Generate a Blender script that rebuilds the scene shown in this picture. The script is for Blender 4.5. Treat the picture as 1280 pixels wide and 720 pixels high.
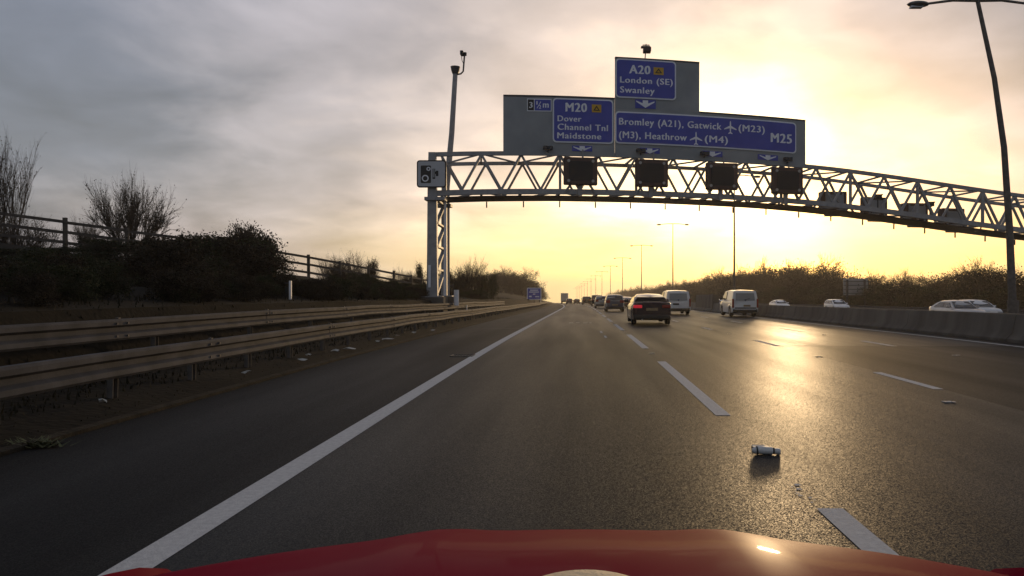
import bpy, bmesh, math, random
from mathutils import Vector, Matrix
random.seed(7)
R = math.radians
scene = bpy.context.scene
for o in list(bpy.data.objects): bpy.data.objects.remove(o, do_unlink=True)
C = scene.collection

# ------------------------------------------------------------------ camera
cam_d = bpy.data.cameras.new("camera"); cam = bpy.data.objects.new("camera", cam_d); C.objects.link(cam)
CH = 1.325
cam.location = (0, 0, CH); cam.rotation_euler = (R(90), 0, 0)
cam_d.sensor_width = 36; cam_d.lens = 24.9
cam_d.shift_x = -86/1280; cam_d.shift_y = 3/1280
cam_d.clip_start = 0.05; cam_d.clip_end = 6000
scene.camera = cam

# ------------------------------------------------------------------ world, sun, exposure
SUN_AZ = R(16.3)      # to the right of the road's direction (+Y)
SUN_EL = R(4.0)
world = bpy.data.worlds.new("World"); scene.world = world; world.use_nodes = True
def sky_world():
    nt = world.node_tree; nt.nodes.clear(); N = nt.nodes.new; L = nt.links.new
    def math_(op, a, b=None, clamp=False):
        n = N('ShaderNodeMath'); n.operation = op; n.use_clamp = clamp
        for i, v in enumerate((a, b)):
            if v is None: continue
            if isinstance(v, (int, float)): n.inputs[i].default_value = v
            else: L(v, n.inputs[i])
        return n.outputs[0]
    tc = N('ShaderNodeTexCoord'); sep = N('ShaderNodeSeparateXYZ'); L(tc.outputs['Generated'], sep.inputs[0])
    x, y, z = sep.outputs
    zc = math_('MAXIMUM', z, 0.0)
    # broad cloud sheets: the direction projected on a high deck
    zz = math_('ADD', zc, 0.22)
    comb = N('ShaderNodeCombineXYZ'); L(math_('DIVIDE', x, zz), comb.inputs[0]); L(math_('DIVIDE', y, zz), comb.inputs[1])
    comb.inputs[2].default_value = 3.1
    n1 = N('ShaderNodeTexNoise'); L(comb.outputs[0], n1.inputs['Vector']); n1.inputs['Scale'].default_value = 1.05
    n1.inputs['Detail'].default_value = 7; n1.inputs['Roughness'].default_value = .52; n1.inputs['Distortion'].default_value = .55
    n2 = N('ShaderNodeTexNoise'); L(comb.outputs[0], n2.inputs['Vector']); n2.inputs['Scale'].default_value = 3.1
    n2.inputs['Detail'].default_value = 6; n2.inputs['Roughness'].default_value = .5; n2.inputs['Distortion'].default_value = .3
    c = math_('ADD', math_('MULTIPLY', n1.outputs[0], .72), math_('MULTIPLY', n2.outputs[0], .28))   # ~0.35..0.65
    cn = math_('SUBTRACT', c, 0.5)
    # distance from the sun, wider than high
    az = math_('ARCTAN2', x, y); el = math_('ARCSINE', z)
    da = math_('SUBTRACT', az, SUN_AZ + R(-4)); de = math_('SUBTRACT', el, R(4))
    da = math_('MULTIPLY', da, math_('ADD', 1.0, math_('MULTIPLY', math_('GREATER_THAN', da, 0.0), 1.2)))
    dd = math_('SQRT', math_('ADD', math_('MULTIPLY', da, da), math_('MULTIPLY', math_('MULTIPLY', de, de), 2.1)))
    dd = math_('DIVIDE', dd, math.pi)
    ga, ge = math_('SUBTRACT', az, R(12)), math_('SUBTRACT', el, R(14))       # a thin gap in the cloud above the sun
    gr = math_('SQRT', math_('ADD', math_('MULTIPLY', ga, ga), math_('MULTIPLY', math_('MULTIPLY', ge, ge), 1.6)))
    gap = N('ShaderNodeMapRange'); L(gr, gap.inputs[0]); gap.inputs[1].default_value = R(11); gap.inputs[2].default_value = R(2); gap.inputs[3].default_value = 0; gap.inputs[4].default_value = .048; gap.interpolation_type = 'SMOOTHSTEP'
    dd = math_('SUBTRACT', math_('SUBTRACT', dd, gap.outputs[0]), math_('MULTIPLY', cn, .26))
    dd = math_('ADD', dd, .019)
    ramp = N('ShaderNodeValToRGB'); L(dd, ramp.inputs[0]); cr = ramp.color_ramp; cr.interpolation = 'EASE'
    stops = [(0.0, (1, .97, .84)), (.055, (1, .93, .68)), (.085, (1, .87, .62)), (.125, (.86, .69, .56)),
             (.17, (.60, .51, .48)), (.23, (.39, .36, .39)), (.31, (.165, .178, .23)), (.45, (.155, .165, .205)), (1.0, (.17, .175, .21))]
    while len(cr.elements) < len(stops): cr.elements.new(.5)
    for e, (p, col) in zip(cr.elements, stops): e.position = p; e.color = (*col, 1)
    # core brightness
    core = N('ShaderNodeMapRange'); L(dd, core.inputs[0]); core.inputs[1].default_value = .11; core.inputs[2].default_value = 0
    core.inputs[3].default_value = 1.0; core.inputs[4].default_value = 1.6
    m1 = N('ShaderNodeVectorMath'); m1.operation = 'SCALE'; L(ramp.outputs[0], m1.inputs[0]); L(core.outputs[0], m1.inputs['Scale'])
    # cloud shading: darker undersides and lighter gaps
    sh = math_('ADD', 1.0, math_('MULTIPLY', math_('SUBTRACT', n2.outputs[0], .5), 1.0))
    m2 = N('ShaderNodeVectorMath'); m2.operation = 'SCALE'; L(m1.outputs[0], m2.inputs[0]); L(sh, m2.inputs['Scale'])
    # warm clear strip under the cloud sheet, low over the horizon on the sun's side
    strip = N('ShaderNodeMapRange'); L(z, strip.inputs[0]); strip.inputs[1].default_value = R(7.5); strip.inputs[2].default_value = R(1.8)
    strip.inputs[3].default_value = 0; strip.inputs[4].default_value = 1; strip.interpolation_type = 'SMOOTHSTEP'
    side = N('ShaderNodeMapRange'); L(math_('ABSOLUTE', math_('SUBTRACT', az, SUN_AZ + R(-3))), side.inputs[0]); side.inputs[1].default_value = R(44); side.inputs[2].default_value = R(10)
    side.inputs[3].default_value = 0; side.inputs[4].default_value = 1; side.interpolation_type = 'SMOOTHSTEP'
    fac = math_('MULTIPLY', math_('MULTIPLY', strip.outputs[0], side.outputs[0]), .92)
    mix = N('ShaderNodeMix'); mix.data_type = 'RGBA'; L(fac, mix.inputs['Factor']); L(m2.outputs[0], mix.inputs['A'])
    sc2 = N('ShaderNodeMapRange'); L(dd, sc2.inputs[0]); sc2.inputs[1].default_value = .16; sc2.inputs[2].default_value = 0.02
    sc2.inputs[3].default_value = .95; sc2.inputs[4].default_value = 1.15
    yel = N('ShaderNodeVectorMath'); yel.operation = 'SCALE'; yel.inputs[0].default_value = (1.0, .82, .36); L(sc2.outputs[0], yel.inputs['Scale'])
    L(yel.outputs[0], mix.inputs['B'])
    # the veiled sun itself, a soft golden patch on the tree line
    sa, se = math_('SUBTRACT', az, SUN_AZ), math_('SUBTRACT', el, R(2.2)); sr = math_('SQRT', math_('ADD', math_('MULTIPLY', sa, sa), math_('MULTIPLY', se, se)))
    sg = N('ShaderNodeMapRange'); L(sr, sg.inputs[0]); sg.inputs[1].default_value = R(6.5); sg.inputs[2].default_value = R(.5); sg.inputs[3].default_value = 0; sg.inputs[4].default_value = 1.5; sg.interpolation_type = 'SMOOTHERSTEP'
    sv = N('ShaderNodeVectorMath'); sv.operation = 'SCALE'; sv.inputs[0].default_value = (1.0, .62, .16); L(sg.outputs[0], sv.inputs['Scale'])
    sm_ = N('ShaderNodeVectorMath'); sm_.operation = 'ADD'; L(mix.outputs['Result'], sm_.inputs[0]); L(sv.outputs[0], sm_.inputs[1])
    sky = N('ShaderNodeTexSky'); sky.sky_type = 'NISHITA'; sky.sun_disc = False; sky.sun_elevation = SUN_EL; sky.sun_rotation = SUN_AZ
    sky.dust_density = 3
    b1 = N('ShaderNodeBackground'); L(sky.outputs[0], b1.inputs[0]); b1.inputs[1].default_value = .05
    b2 = N('ShaderNodeBackground'); L(sm_.outputs[0], b2.inputs[0]); b2.inputs[1].default_value = 1.0
    add = N('ShaderNodeAddShader'); L(b1.outputs[0], add.inputs[0]); L(b2.outputs[0], add.inputs[1])
    out = N('ShaderNodeOutputWorld'); L(add.outputs[0], out.inputs[0])
sky_world()
sd = bpy.data.lights.new("sun", 'SUN'); sun = bpy.data.objects.new("sun", sd); C.objects.link(sun)
sd.energy = 1.0; sd.angle = R(3); sd.color = (1, .68, .36)
dirv = Vector((math.sin(SUN_AZ)*math.cos(SUN_EL), math.cos(SUN_AZ)*math.cos(SUN_EL), math.sin(SUN_EL)))
sun.rotation_euler = dirv.to_track_quat('Z', 'Y').to_euler()
vs = scene.view_settings; vs.view_transform = 'Standard'; vs.look = 'None'; vs.gamma = 1; vs.use_curve_mapping = False; vs.exposure = 0

# ------------------------------------------------------------------ materials
def mat(name, col, rough=.7, metal=0, var=.25, scale=3, bump=0, bscale=40, emit=None, estr=0, spec=.5, col2=None, detail=4, coat=0, stretch=None):
    m = bpy.data.materials.new(name); m.use_nodes = True; nt = m.node_tree; N = nt.nodes.new; L = nt.links.new
    b = nt.nodes['Principled BSDF']; b.inputs['Roughness'].default_value = rough; b.inputs['Metallic'].default_value = metal
    b.inputs['Specular IOR Level'].default_value = spec
    if coat: b.inputs['Coat Weight'].default_value = coat; b.inputs['Coat Roughness'].default_value = .05
    tc = N('ShaderNodeTexCoord')
    n = N('ShaderNodeTexNoise'); n.inputs['Scale'].default_value = scale; n.inputs['Detail'].default_value = detail; L(tc.outputs['Object'], n.inputs['Vector'])
    if stretch:
        mpp = N('ShaderNodeMapping'); mpp.inputs['Scale'].default_value = stretch; L(tc.outputs['Object'], mpp.inputs[0]); L(mpp.outputs[0], n.inputs['Vector'])
    r = N('ShaderNodeValToRGB'); L(n.outputs[0], r.inputs[0]); r.color_ramp.elements[0].position = .3; r.color_ramp.elements[1].position = .7
    c2 = col2 or tuple(min(1, c*(1+var)) for c in col)
    r.color_ramp.elements[0].color = (*[c*(1-var) for c in col], 1) if not col2 else (*col, 1)
    r.color_ramp.elements[1].color = (*c2, 1)
    L(r.outputs[0], b.inputs['Base Color'])
    if bump:
        n2 = N('ShaderNodeTexNoise'); n2.inputs['Scale'].default_value = bscale; n2.inputs['Detail'].default_value = 3; L(tc.outputs['Object'], n2.inputs['Vector'])
        bp = N('ShaderNodeBump'); bp.inputs['Strength'].default_value = bump; bp.inputs['Distance'].default_value = .02; L(n2.outputs[0], bp.inputs['Height']); L(bp.outputs[0], b.inputs['Normal'])
    if emit: b.inputs['Emission Color'].default_value = (*emit, 1); b.inputs['Emission Strength'].default_value = estr
    return m
def asphalt(name, base, rough, warm=1.0, bump=.45, spec=.2):
    m = bpy.data.materials.new(name); m.use_nodes = True; nt = m.node_tree; N = nt.nodes.new; L = nt.links.new
    b = nt.nodes['Principled BSDF']; g = N('ShaderNodeNewGeometry')
    mp = N('ShaderNodeMapping'); L(g.outputs['Position'], mp.inputs[0]); mp.inputs['Scale'].default_value = (1.0, .06, 1)
    big = N('ShaderNodeTexNoise'); L(mp.outputs[0], big.inputs['Vector']); big.inputs['Scale'].default_value = 1.3; big.inputs['Detail'].default_value = 5
    mid = N('ShaderNodeTexNoise'); L(g.outputs['Position'], mid.inputs['Vector']); mid.inputs['Scale'].default_value = .45; mid.inputs['Detail'].default_value = 6
    fine = N('ShaderNodeTexNoise'); L(g.outputs['Position'], fine.inputs['Vector']); fine.inputs['Scale'].default_value = 75; fine.inputs['Detail'].default_value = 2
    vor = N('ShaderNodeTexVoronoi'); L(g.outputs['Position'], vor.inputs['Vector']); vor.inputs['Scale'].default_value = 165
    def mul(a, k, o):
        n = N('ShaderNodeMath'); n.operation = 'MULTIPLY_ADD'; L(a, n.inputs[0]); n.inputs[1].default_value = k; n.inputs[2].default_value = o; return n.outputs[0]
    s1 = N('ShaderNodeMath'); s1.operation = 'MULTIPLY'; L(mul(big.outputs[0], .8, .6), s1.inputs[0]); L(mul(mid.outputs[0], .7, .65), s1.inputs[1])
    sp = N('ShaderNodeSeparateXYZ'); L(g.outputs['Position'], sp.inputs[0])      # wheel tracks, polished a little paler
    w1 = N('ShaderNodeMath'); w1.operation = 'MULTIPLY_ADD'; L(sp.outputs[0], w1.inputs[0]); w1.inputs[1].default_value = 2*math.pi/1.72; w1.inputs[2].default_value = 1.1
    w2 = N('ShaderNodeMath'); w2.operation = 'COSINE'; L(w1.outputs[0], w2.inputs[0])
    s0 = N('ShaderNodeMath'); s0.operation = 'MULTIPLY'; L(mul(w2.outputs[0], .13, 1.0), s0.inputs[0]); L(s1.outputs[0], s0.inputs[1]); s1 = s0
    s2 = N('ShaderNodeMath'); s2.operation = 'MULTIPLY'; L(s1.outputs[0], s2.inputs[0]); L(mul(fine.outputs[0], 1.3, .35), s2.inputs[1])
    v = N('ShaderNodeVectorMath'); v.operation = 'SCALE'; v.inputs[0].default_value = (base*1.04*warm, base, base*.95/warm); L(s2.outputs[0], v.inputs['Scale'])
    L(v.outputs[0], b.inputs['Base Color'])
    rr = N('ShaderNodeMath'); rr.operation = 'MULTIPLY_ADD'; L(big.outputs[0], rr.inputs[0]); rr.inputs[1].default_value = -.25; rr.inputs[2].default_value = rough+.12; L(rr.outputs[0], b.inputs['Roughness'])
    # every aggregate chip has its own tilt, so single chips catch the low sun
    c0 = N('ShaderNodeVectorMath'); c0.operation = 'SUBTRACT'; L(vor.outputs['Color'], c0.inputs[0]); c0.inputs[1].default_value = (.5, .5, .5)
    c1 = N('ShaderNodeVectorMath'); c1.operation = 'MULTIPLY'; L(c0.outputs[0], c1.inputs[0]); c1.inputs[1].default_value = (bump*.75, bump*.75, 0)
    c2 = N('ShaderNodeVectorMath'); c2.operation = 'ADD'; L(c1.outputs[0], c2.inputs[0]); L(g.outputs['Normal'], c2.inputs[1])
    c3 = N('ShaderNodeVectorMath'); c3.operation = 'NORMALIZE'; L(c2.outputs[0], c3.inputs[0]); L(c3.outputs[0], b.inputs['Normal'])
    b.inputs['Specular IOR Level'].default_value = spec
    return m
M = {}
M['road'] = asphalt('asphalt_main', .024, .50, 1.0, .35, .055)
M['shoulder'] = asphalt('asphalt_shoulder', .020, .62, 1.03, .35, .05)
M['patch'] = asphalt('asphalt_patch', .012, .50, 1.0, .27, .026)
M['line'] = mat('road_paint', (.50, .49, .48), .8, var=.22, scale=26, bump=.3, bscale=90, detail=8, col2=(.64, .63, .61), spec=.1)
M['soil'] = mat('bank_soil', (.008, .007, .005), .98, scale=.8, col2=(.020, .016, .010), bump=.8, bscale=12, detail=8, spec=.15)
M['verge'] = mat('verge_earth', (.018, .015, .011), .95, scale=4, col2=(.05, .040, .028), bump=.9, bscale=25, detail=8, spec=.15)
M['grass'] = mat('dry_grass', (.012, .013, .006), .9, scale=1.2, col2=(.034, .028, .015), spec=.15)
M['concrete'] = mat('barrier_concrete', (.065, .058, .050), .9, scale=.9, col2=(.14, .127, .11), bump=.4, bscale=30, detail=9, stretch=(1, 2.2, .5))
M['galv'] = mat('galvanised_steel', (.050, .051, .056), .75, metal=.1, scale=3, col2=(.10, .10, .108), bump=.15, bscale=40, detail=9, spec=.12)
M['galvpost'] = mat('weathered_steel_post', (.09, .08, .072), .75, metal=.1, scale=8, col2=(.16, .145, .13), detail=7)
M['gantry'] = mat('gantry_paint', (.26, .26, .27), .55, metal=.1, scale=4, col2=(.36, .36, .36), detail=7)
M['darksteel'] = mat('dark_steel', (.05, .05, .055), .5, metal=.3, scale=5)
M['board'] = mat('sign_backing_grey', (.24, .26, .27), .6, scale=.8, col2=(.33, .345, .35), detail=6)
M['blue'] = mat('sign_blue', (.05, .065, .36), .5, scale=1.5, col2=(.065, .085, .43), detail=5)
M['white'] = mat('sign_white', (.82, .83, .86), .5, scale=4, var=.05)
M['sign_face'] = mat('grey_reflective_face', (.50, .51, .53), .5, scale=2, var=.05)
M['black'] = mat('matt_black', (.012, .012, .013), .6, var=.2)
M['yellow'] = mat('sign_yellow', (.62, .36, .02), .5, var=.1)
M['signal'] = mat('signal_face', (.060, .030, .024), .55, scale=5, col2=(.09, .048, .038))
M['lens'] = mat('signal_lantern', (.45, .42, .38), .25, var=.1)
M['lamp'] = mat('lamp_housing', (.12, .12, .12), .5, metal=.3)
M['timber'] = mat('fence_timber', (.05, .042, .036), .9, scale=5, col2=(.10, .085, .07), bump=.5, bscale=30, detail=8)
M['bark'] = mat('bark', (.045, .036, .028), .95, scale=10, col2=(.085, .07, .055), bump=.6, bscale=30, spec=.2)
M['twig'] = mat('twigs', (.055, .042, .030), .95, scale=3, col2=(.10, .078, .055), spec=.2)
M['bud'] = mat('withered_leaves', (.022, .016, .010), .9, scale=1.5, col2=(.045, .034, .020), spec=.2)
M['leaf'] = mat('evergreen_leaves', (.028, .034, .014), .85, scale=1.5, col2=(.045, .048, .020), spec=.15)
M['tyre'] = mat('tyre_rubber', (.015, .015, .015), .85, var=.2)
M['rim'] = mat('alloy_rim', (.35, .35, .36), .35, metal=.8, var=.1)
M['glass'] = mat('car_glass', (.02, .022, .026), .06, var=.1, spec=.8)
M['trim'] = mat('black_trim', (.018, .018, .018), .55, var=.2)
M['tail'] = mat('tail_lamp', (.25, .010, .0030), .25, var=.1)
M['taillit'] = mat('tail_lamp_lit', (.4, .015, .02), .3, emit=(1, .03, .06), estr=.3)
M['plate'] = mat('number_plate', (.28, .20, .10), .5, var=.1)
M['platew'] = mat('front_plate', (.6, .6, .58), .5, var=.1)
M['head'] = mat('headlamp_glass', (.55, .56, .58), .12, var=.1)
def paint(name, c, r=.3, metal=.3, coat=.6): 
    M[name] = mat(name, c, r, metal=metal, var=.06, scale=2, coat=coat); return M[name]
paint('paint_dark', (.036, .019, .025), .26); paint('paint_silver', (.42, .42, .42), .30, .5); paint('paint_navy', (.04, .042, .075), .28)
paint('paint_black', (.015, .015, .017), .25); paint('paint_white', (.80, .80, .80), .35, 0); paint('paint_red', (.22, .0002, .018), .38, .0, .03); M['paint_red'].node_tree.nodes['Principled BSDF'].inputs['Specular IOR Level'].default_value = .008
paint('paint_burgundy', (.16, .02, .02), .3, .2); paint('paint_blue', (.06, .09, .17), .3)
M['truck'] = mat('trailer_grey', (.36, .36, .36), .6, var=.1)
M['paper'] = mat('litter_paper', (.55, .54, .50), .8, var=.15, scale=20)
M['cream'] = mat('mound_cream', (.80, .62, .40), .7, var=.1, scale=30, bump=.3, bscale=200)
M['plastic'] = mat('bottle_plastic', (.62, .62, .60), .25, var=.1, scale=30)

# ------------------------------------------------------------------ mesh helpers
class MB:
    def __init__(s): s.v = []; s.f = []
    def add(s, vs, fs):
        o = len(s.v); s.v += [tuple(p) for p in vs]; s.f += [tuple(i+o for i in f) for f in fs]; return s
    def box(s, c, d, rot=0, bev=0):
        cx, cy, cz = c; a, b, h = d[0]/2, d[1]/2, d[2]/2; ca, sa = math.cos(rot), math.sin(rot)
        P = []
        for z in (-h, h):
            for x, y in ((-a, -b), (a, -b), (a, b), (-a, b)): P.append((cx+x*ca-y*sa, cy+x*sa+y*ca, cz+z))
        return s.add(P, [(0,3,2,1), (4,5,6,7), (0,1,5,4), (1,2,6,5), (2,3,7,6), (3,0,4,7)])
    def beam(s, p, q, w, h, up=(0,0,1)):
        p, q = Vector(p), Vector(q); d = (q-p).normalized(); u = Vector(up)
        if abs(d.dot(u)) > .98: u = Vector((1, 0, 0))
        r = d.cross(u).normalized(); u = r.cross(d).normalized(); P = []
        for e in (p, q):
            for a, b in ((-1,-1), (1,-1), (1,1), (-1,1)): P.append(e+r*a*w/2+u*b*h/2)
        return s.add(P, [(0,3,2,1), (4,5,6,7), (0,1,5,4), (1,2,6,5), (2,3,7,6), (3,0,4,7)])
    def tube(s, pts, rad, n=8, cap=True):
        pts = [Vector(p) for p in pts]; rad = rad if hasattr(rad, '__len__') else [rad]*len(pts); P = []; F = []
        ref = None
        for i, p in enumerate(pts):
            d = (pts[min(i+1, len(pts)-1)]-pts[max(i-1, 0)]).normalized()
            if ref is None: ref = Vector((0, 0, 1)) if abs(d.z) < .9 else Vector((1, 0, 0))
            r = d.cross(ref).normalized(); u = r.cross(d)
            for k in range(n):
                a = 2*math.pi*k/n; P.append(p+(r*math.cos(a)+u*math.sin(a))*rad[i])
        for i in range(len(pts)-1):
            for k in range(n): F.append((i*n+k, i*n+(k+1) % n, (i+1)*n+(k+1) % n, (i+1)*n+k))
        if cap: F.append(tuple(range(n-1, -1, -1))); F.append(tuple(range((len(pts)-1)*n, len(pts)*n)))
        return s.add(P, F)
    def rings(s, rs, closed=True, caps=True):
        n = len(rs[0]); P = [p for r in rs for p in r]; F = []
        for i in range(len(rs)-1):
            for k in range(n if closed else n-1): F.append((i*n+k, i*n+(k+1) % n, (i+1)*n+(k+1) % n, (i+1)*n+k))
        if caps and closed: F.append(tuple(range(n-1, -1, -1))); F.append(tuple(range((len(rs)-1)*n, len(rs)*n)))
        return s.add(P, F)
    def poly(s, pts): return s.add(pts, [tuple(range(len(pts)))])
    def build(s, name, m, parent=None, smooth=False, bev=0, seg=2, loc=None):
        me = bpy.data.meshes.new(name); me.from_pydata(s.v, [], s.f); me.materials.append(m); me.update()
        bm = bmesh.new(); bm.from_mesh(me); bmesh.ops.recalc_face_normals(bm, faces=bm.faces); bm.to_mesh(me); bm.free()
        if smooth:
            me.polygons.foreach_set('use_smooth', [True]*len(me.polygons)); me.set_sharp_from_angle(angle=R(38))
        o = bpy.data.objects.new(name, me); C.objects.link(o)
        if parent: o.parent = parent
        if bev:
            md = o.modifiers.new('bevel', 'BEVEL'); md.width = bev; md.segments = seg; md.limit_method = 'ANGLE'; md.angle_limit = R(35)
        if loc: o.location = loc
        return o
def tag(o, label=None, cat=None, group=None, kind=None):
    for k, v in (('label', label), ('category', cat), ('group', group), ('kind', kind)):
        if v: o[k] = v
    return o
def thing(name, loc, label, cat, group=None, rz=0):
    o = bpy.data.objects.new(name, None); C.objects.link(o); o.location = loc; o.rotation_euler = (0, 0, rz)
    o.empty_display_size = .3
    return tag(o, label, cat, group)
def copy_tree(o, parent=None):
    c = o.copy(); C.objects.link(c)
    if parent: c.parent = parent
    for ch in list(o.children): copy_tree(ch, c)
    return c
def place(o, loc, rz=None, sc=None, label=None, group=None):
    o.location = loc
    if rz is not None: o.rotation_euler = (0, 0, rz)
    if sc is not None: o.scale = sc if hasattr(sc, '__len__') else (sc, sc, sc)
    if label: o['label'] = label
    if group: o['group'] = group
    return o

# ------------------------------------------------------------------ road alignment
def interp(t, x):
    if x <= t[0][0]: return t[0][1]
    for (a, va), (b, vb) in zip(t, t[1:]):
        if x <= b: return va+(vb-va)*(x-a)/(b-a)
    return t[-1][1]
def ramp_int(x, x0, x1, s):      # integral of a slope growing from 0 at x0 to s at x1
    if x < x0: return 0
    if x < x1: return s*(x-x0)**2/2/(x1-x0)
    return s*(x1-x0)/2+s*(x-x1)
def zr(Y): return -ramp_int(Y, 8, 24, .0115)-ramp_int(Y, 95, 150, .0058)
def off(Y): return -ramp_int(Y, 75, 125, .036)
def P(X, Y, dz=0): return (X+off(Y), Y, zr(Y)+dz)
def fl_x(Y): return interp([(-40, -40), (20, -27), (27, -22.5), (38.5, -15.6), (47, -11.6), (60, -10.8), (90, -12), (200, -16), (900, -40)], Y)
def fl_z(Y): return interp([(-40, 3.3), (27, 3.25), (38.5, 2.35), (47, 1.45), (60, 1.0), (90, 1.4), (150, 2.6), (300, 3), (500, 0.5)], Y)
def H(x, Y):                     # ground height over road level, x in road coordinates
    if x >= 11.2:
        return interp([(11.2, -.12), (12.9, -.12), (13.6, -.50), (30.8, -.50), (31.0, -.38), (34, -.3), (50, .5), (120, .8)], x)
    if x >= -4.66: return -.12
    f, ft = fl_x(Y), fl_z(Y); b = min(1.05, ft)
    return interp([(-900, ft*.6), (f-14, ft*.9), (f, ft), (-7.9, b+.1), (-7.3, b), (-6.9, .42), (-6.2, .24), (-5.2, .07), (-4.7, .02)], x) if f < -8 else .3

def sheet(name, xs, ys, dz, m, kind='structure', parent=None, hf=None):
    v = []; f = []
    for Y in ys:
        for X in xs: v.append(P(X, Y, hf(X, Y) if hf else dz))
    n = len(xs)
    for j in range(len(ys)-1):
        for i in range(n-1): f.append((j*n+i, j*n+i+1, (j+1)*n+i+1, (j+1)*n+i))
    o = MB().add(v, f).build(name, m, parent, smooth=True)
    if kind: o['kind'] = kind
    return o
def yr(a, b, s0=1.5):
    out = [a]; 
    while out[-1] < b:
        y = out[-1]; out.append(min(b, y+max(s0, abs(y)*.045)))
    return out
YS = yr(-40, 1200)
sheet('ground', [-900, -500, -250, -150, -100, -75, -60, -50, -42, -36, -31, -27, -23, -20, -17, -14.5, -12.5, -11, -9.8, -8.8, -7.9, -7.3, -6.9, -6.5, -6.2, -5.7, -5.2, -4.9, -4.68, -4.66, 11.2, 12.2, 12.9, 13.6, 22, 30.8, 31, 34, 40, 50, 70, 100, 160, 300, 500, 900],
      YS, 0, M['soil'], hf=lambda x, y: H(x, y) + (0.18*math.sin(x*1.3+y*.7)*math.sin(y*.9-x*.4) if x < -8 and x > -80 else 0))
sheet('hard_shoulder', [-4.7, -3.4, -2.2], YS, 0.0, M['shoulder'])
sheet('carriageway', [-2.2, -.3, 1.51, 3.1, 4.75, 6.2, 7.6, 9.2, 10.75, 11.35], YS, 0.0, M['road'])
sheet('opposite_carriageway', [13.55, 17, 22, 26, 30.85], YS, -.38, M['shoulder'])
sheet('resurfaced_lanes', [4.86, 6.2, 7.6, 9.2, 10.74], yr(-40, 17.3), .0012, M['patch'])
# kerb edging between the hard shoulder and the verge
mb = MB(); 
for a, b in zip(YS, YS[1:]):
    if a < 400: mb.add([P(-4.72, a, -.02), P(-4.62, a, -.02), P(-4.62, a, .035), P(-4.72, a, .045), P(-4.72, b, -.02), P(-4.62, b, -.02), P(-4.62, b, .035), P(-4.72, b, .045)], [(0,1,5,4), (1,2,6,5), (2,3,7,6), (3,0,4,7)])
tag(mb.build('kerb_edging', M['verge']), kind='structure')
# markings
def strip(name, x, w, y0, y1, dz=.0026, m=None):
    ys = yr(y0, y1, 2.0); return sheet(name, [x-w/2, x+w/2], ys, dz, m or M['line'])
def dashes(name, x, w, runs, dz=.0026):
    v = []; f = []
    for a, b in runs:
        n = max(1, int((b-a)/2)); 
        for k in range(n):
            p, q = a+(b-a)*k/n, a+(b-a)*(k+1)/n; o = len(v)
            v += [P(x-w/2, p, dz), P(x+w/2, p, dz), P(x+w/2, q, dz), P(x-w/2, q, dz)]; f.append((o, o+1, o+2, o+3))
    return tag(MB().add(v, f).build(name, M['line']), kind='structure')
strip('edge_line', -2.14, .20, -40, 500)
strip('edge_line', 10.55, .15, -40, 500)
strip('edge_line', 14.3, .15, -40, 500, -.372); strip('edge_line', 28.0, .15, -40, 500, -.372)
dashes('lane_line', 1.51, .16, [(-1.5+9*k, 4.3+9*k) for k in range(-3, 2)]+[(16.5+9*k, 22.4+9*k) for k in range(0, 40)])
dashes('lane_line', 4.80, .14, [(-8.5, -6.5), (.5, 2.5), (9.5, 11.5), (17.2, 19.4)]+[(26+9*k, 28+9*k) for k in range(40)])
dashes('lane_line', 7.62, .15, [(-1, 1), (8, 9.2), (17.2, 19.2)]+[(24.5+9*k, 27+9*k) for k in range(40)])
for X in (18, 21.5, 25): dashes('lane_line', X, .11, [(9*k, 9*k+2) for k in range(40)], -.372)
# transverse loop marks and short paint flecks in the near lane
mb = MB()
for (x0, x1, y) in ((-.55, -.35, 33), (-.22, -.05, 33.2), (.1, .32, 33), (.4, .5, 33.1)):
    mb.add([P(x0, y, .0026), P(x1, y, .0026), P(x1, y+.35, .0026), P(x0, y+.35, .0026)], [(0,1,2,3)])
for (x, y0, y1) in ((.70, 20.6, 21.8), (.66, 23.4, 24.8)):
    mb.add([P(x, y0, .0026), P(x+.07, y0, .0026), P(x+.07, y1, .0026), P(x, y1, .0026)], [(0,1,2,3)])
for k in range(9):
    x, y, s = 1.46+random.uniform(-.05, .05), 4.42+k*.05, random.uniform(.006, .022)
    mb.add([P(x-s, y-s, .0026), P(x+s*1.3, y-s*.7, .0026), P(x+s*.8, y+s, .0026), P(x-s*.6, y+s*1.2, .0026)], [(0,1,2,3)])
tag(mb.build('worn_paint_flecks', M['line']), kind='structure')
# dark joint of the resurfaced lanes
mb = MB(); mb.add([P(4.84, -5, .0030), P(4.87, -5, .0030), P(4.87, 17.3, .0030), P(4.84, 17.3, .0030)], [(0,1,2,3)]); mb.add([P(4.84, 17.28, .0030), P(10.74, 17.28, .0030), P(10.74, 17.36, .0030), P(4.84, 17.36, .0030)], [(0,1,2,3)])
mb.add([P(-4.6, 26.2, .002), P(-2.3, 27.0, .002), P(-2.3, 27.1, .002), P(-4.6, 26.3, .002)], [(0,1,2,3)])
tag(mb.build('tar_joint', M['black']), kind='structure')
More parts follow.
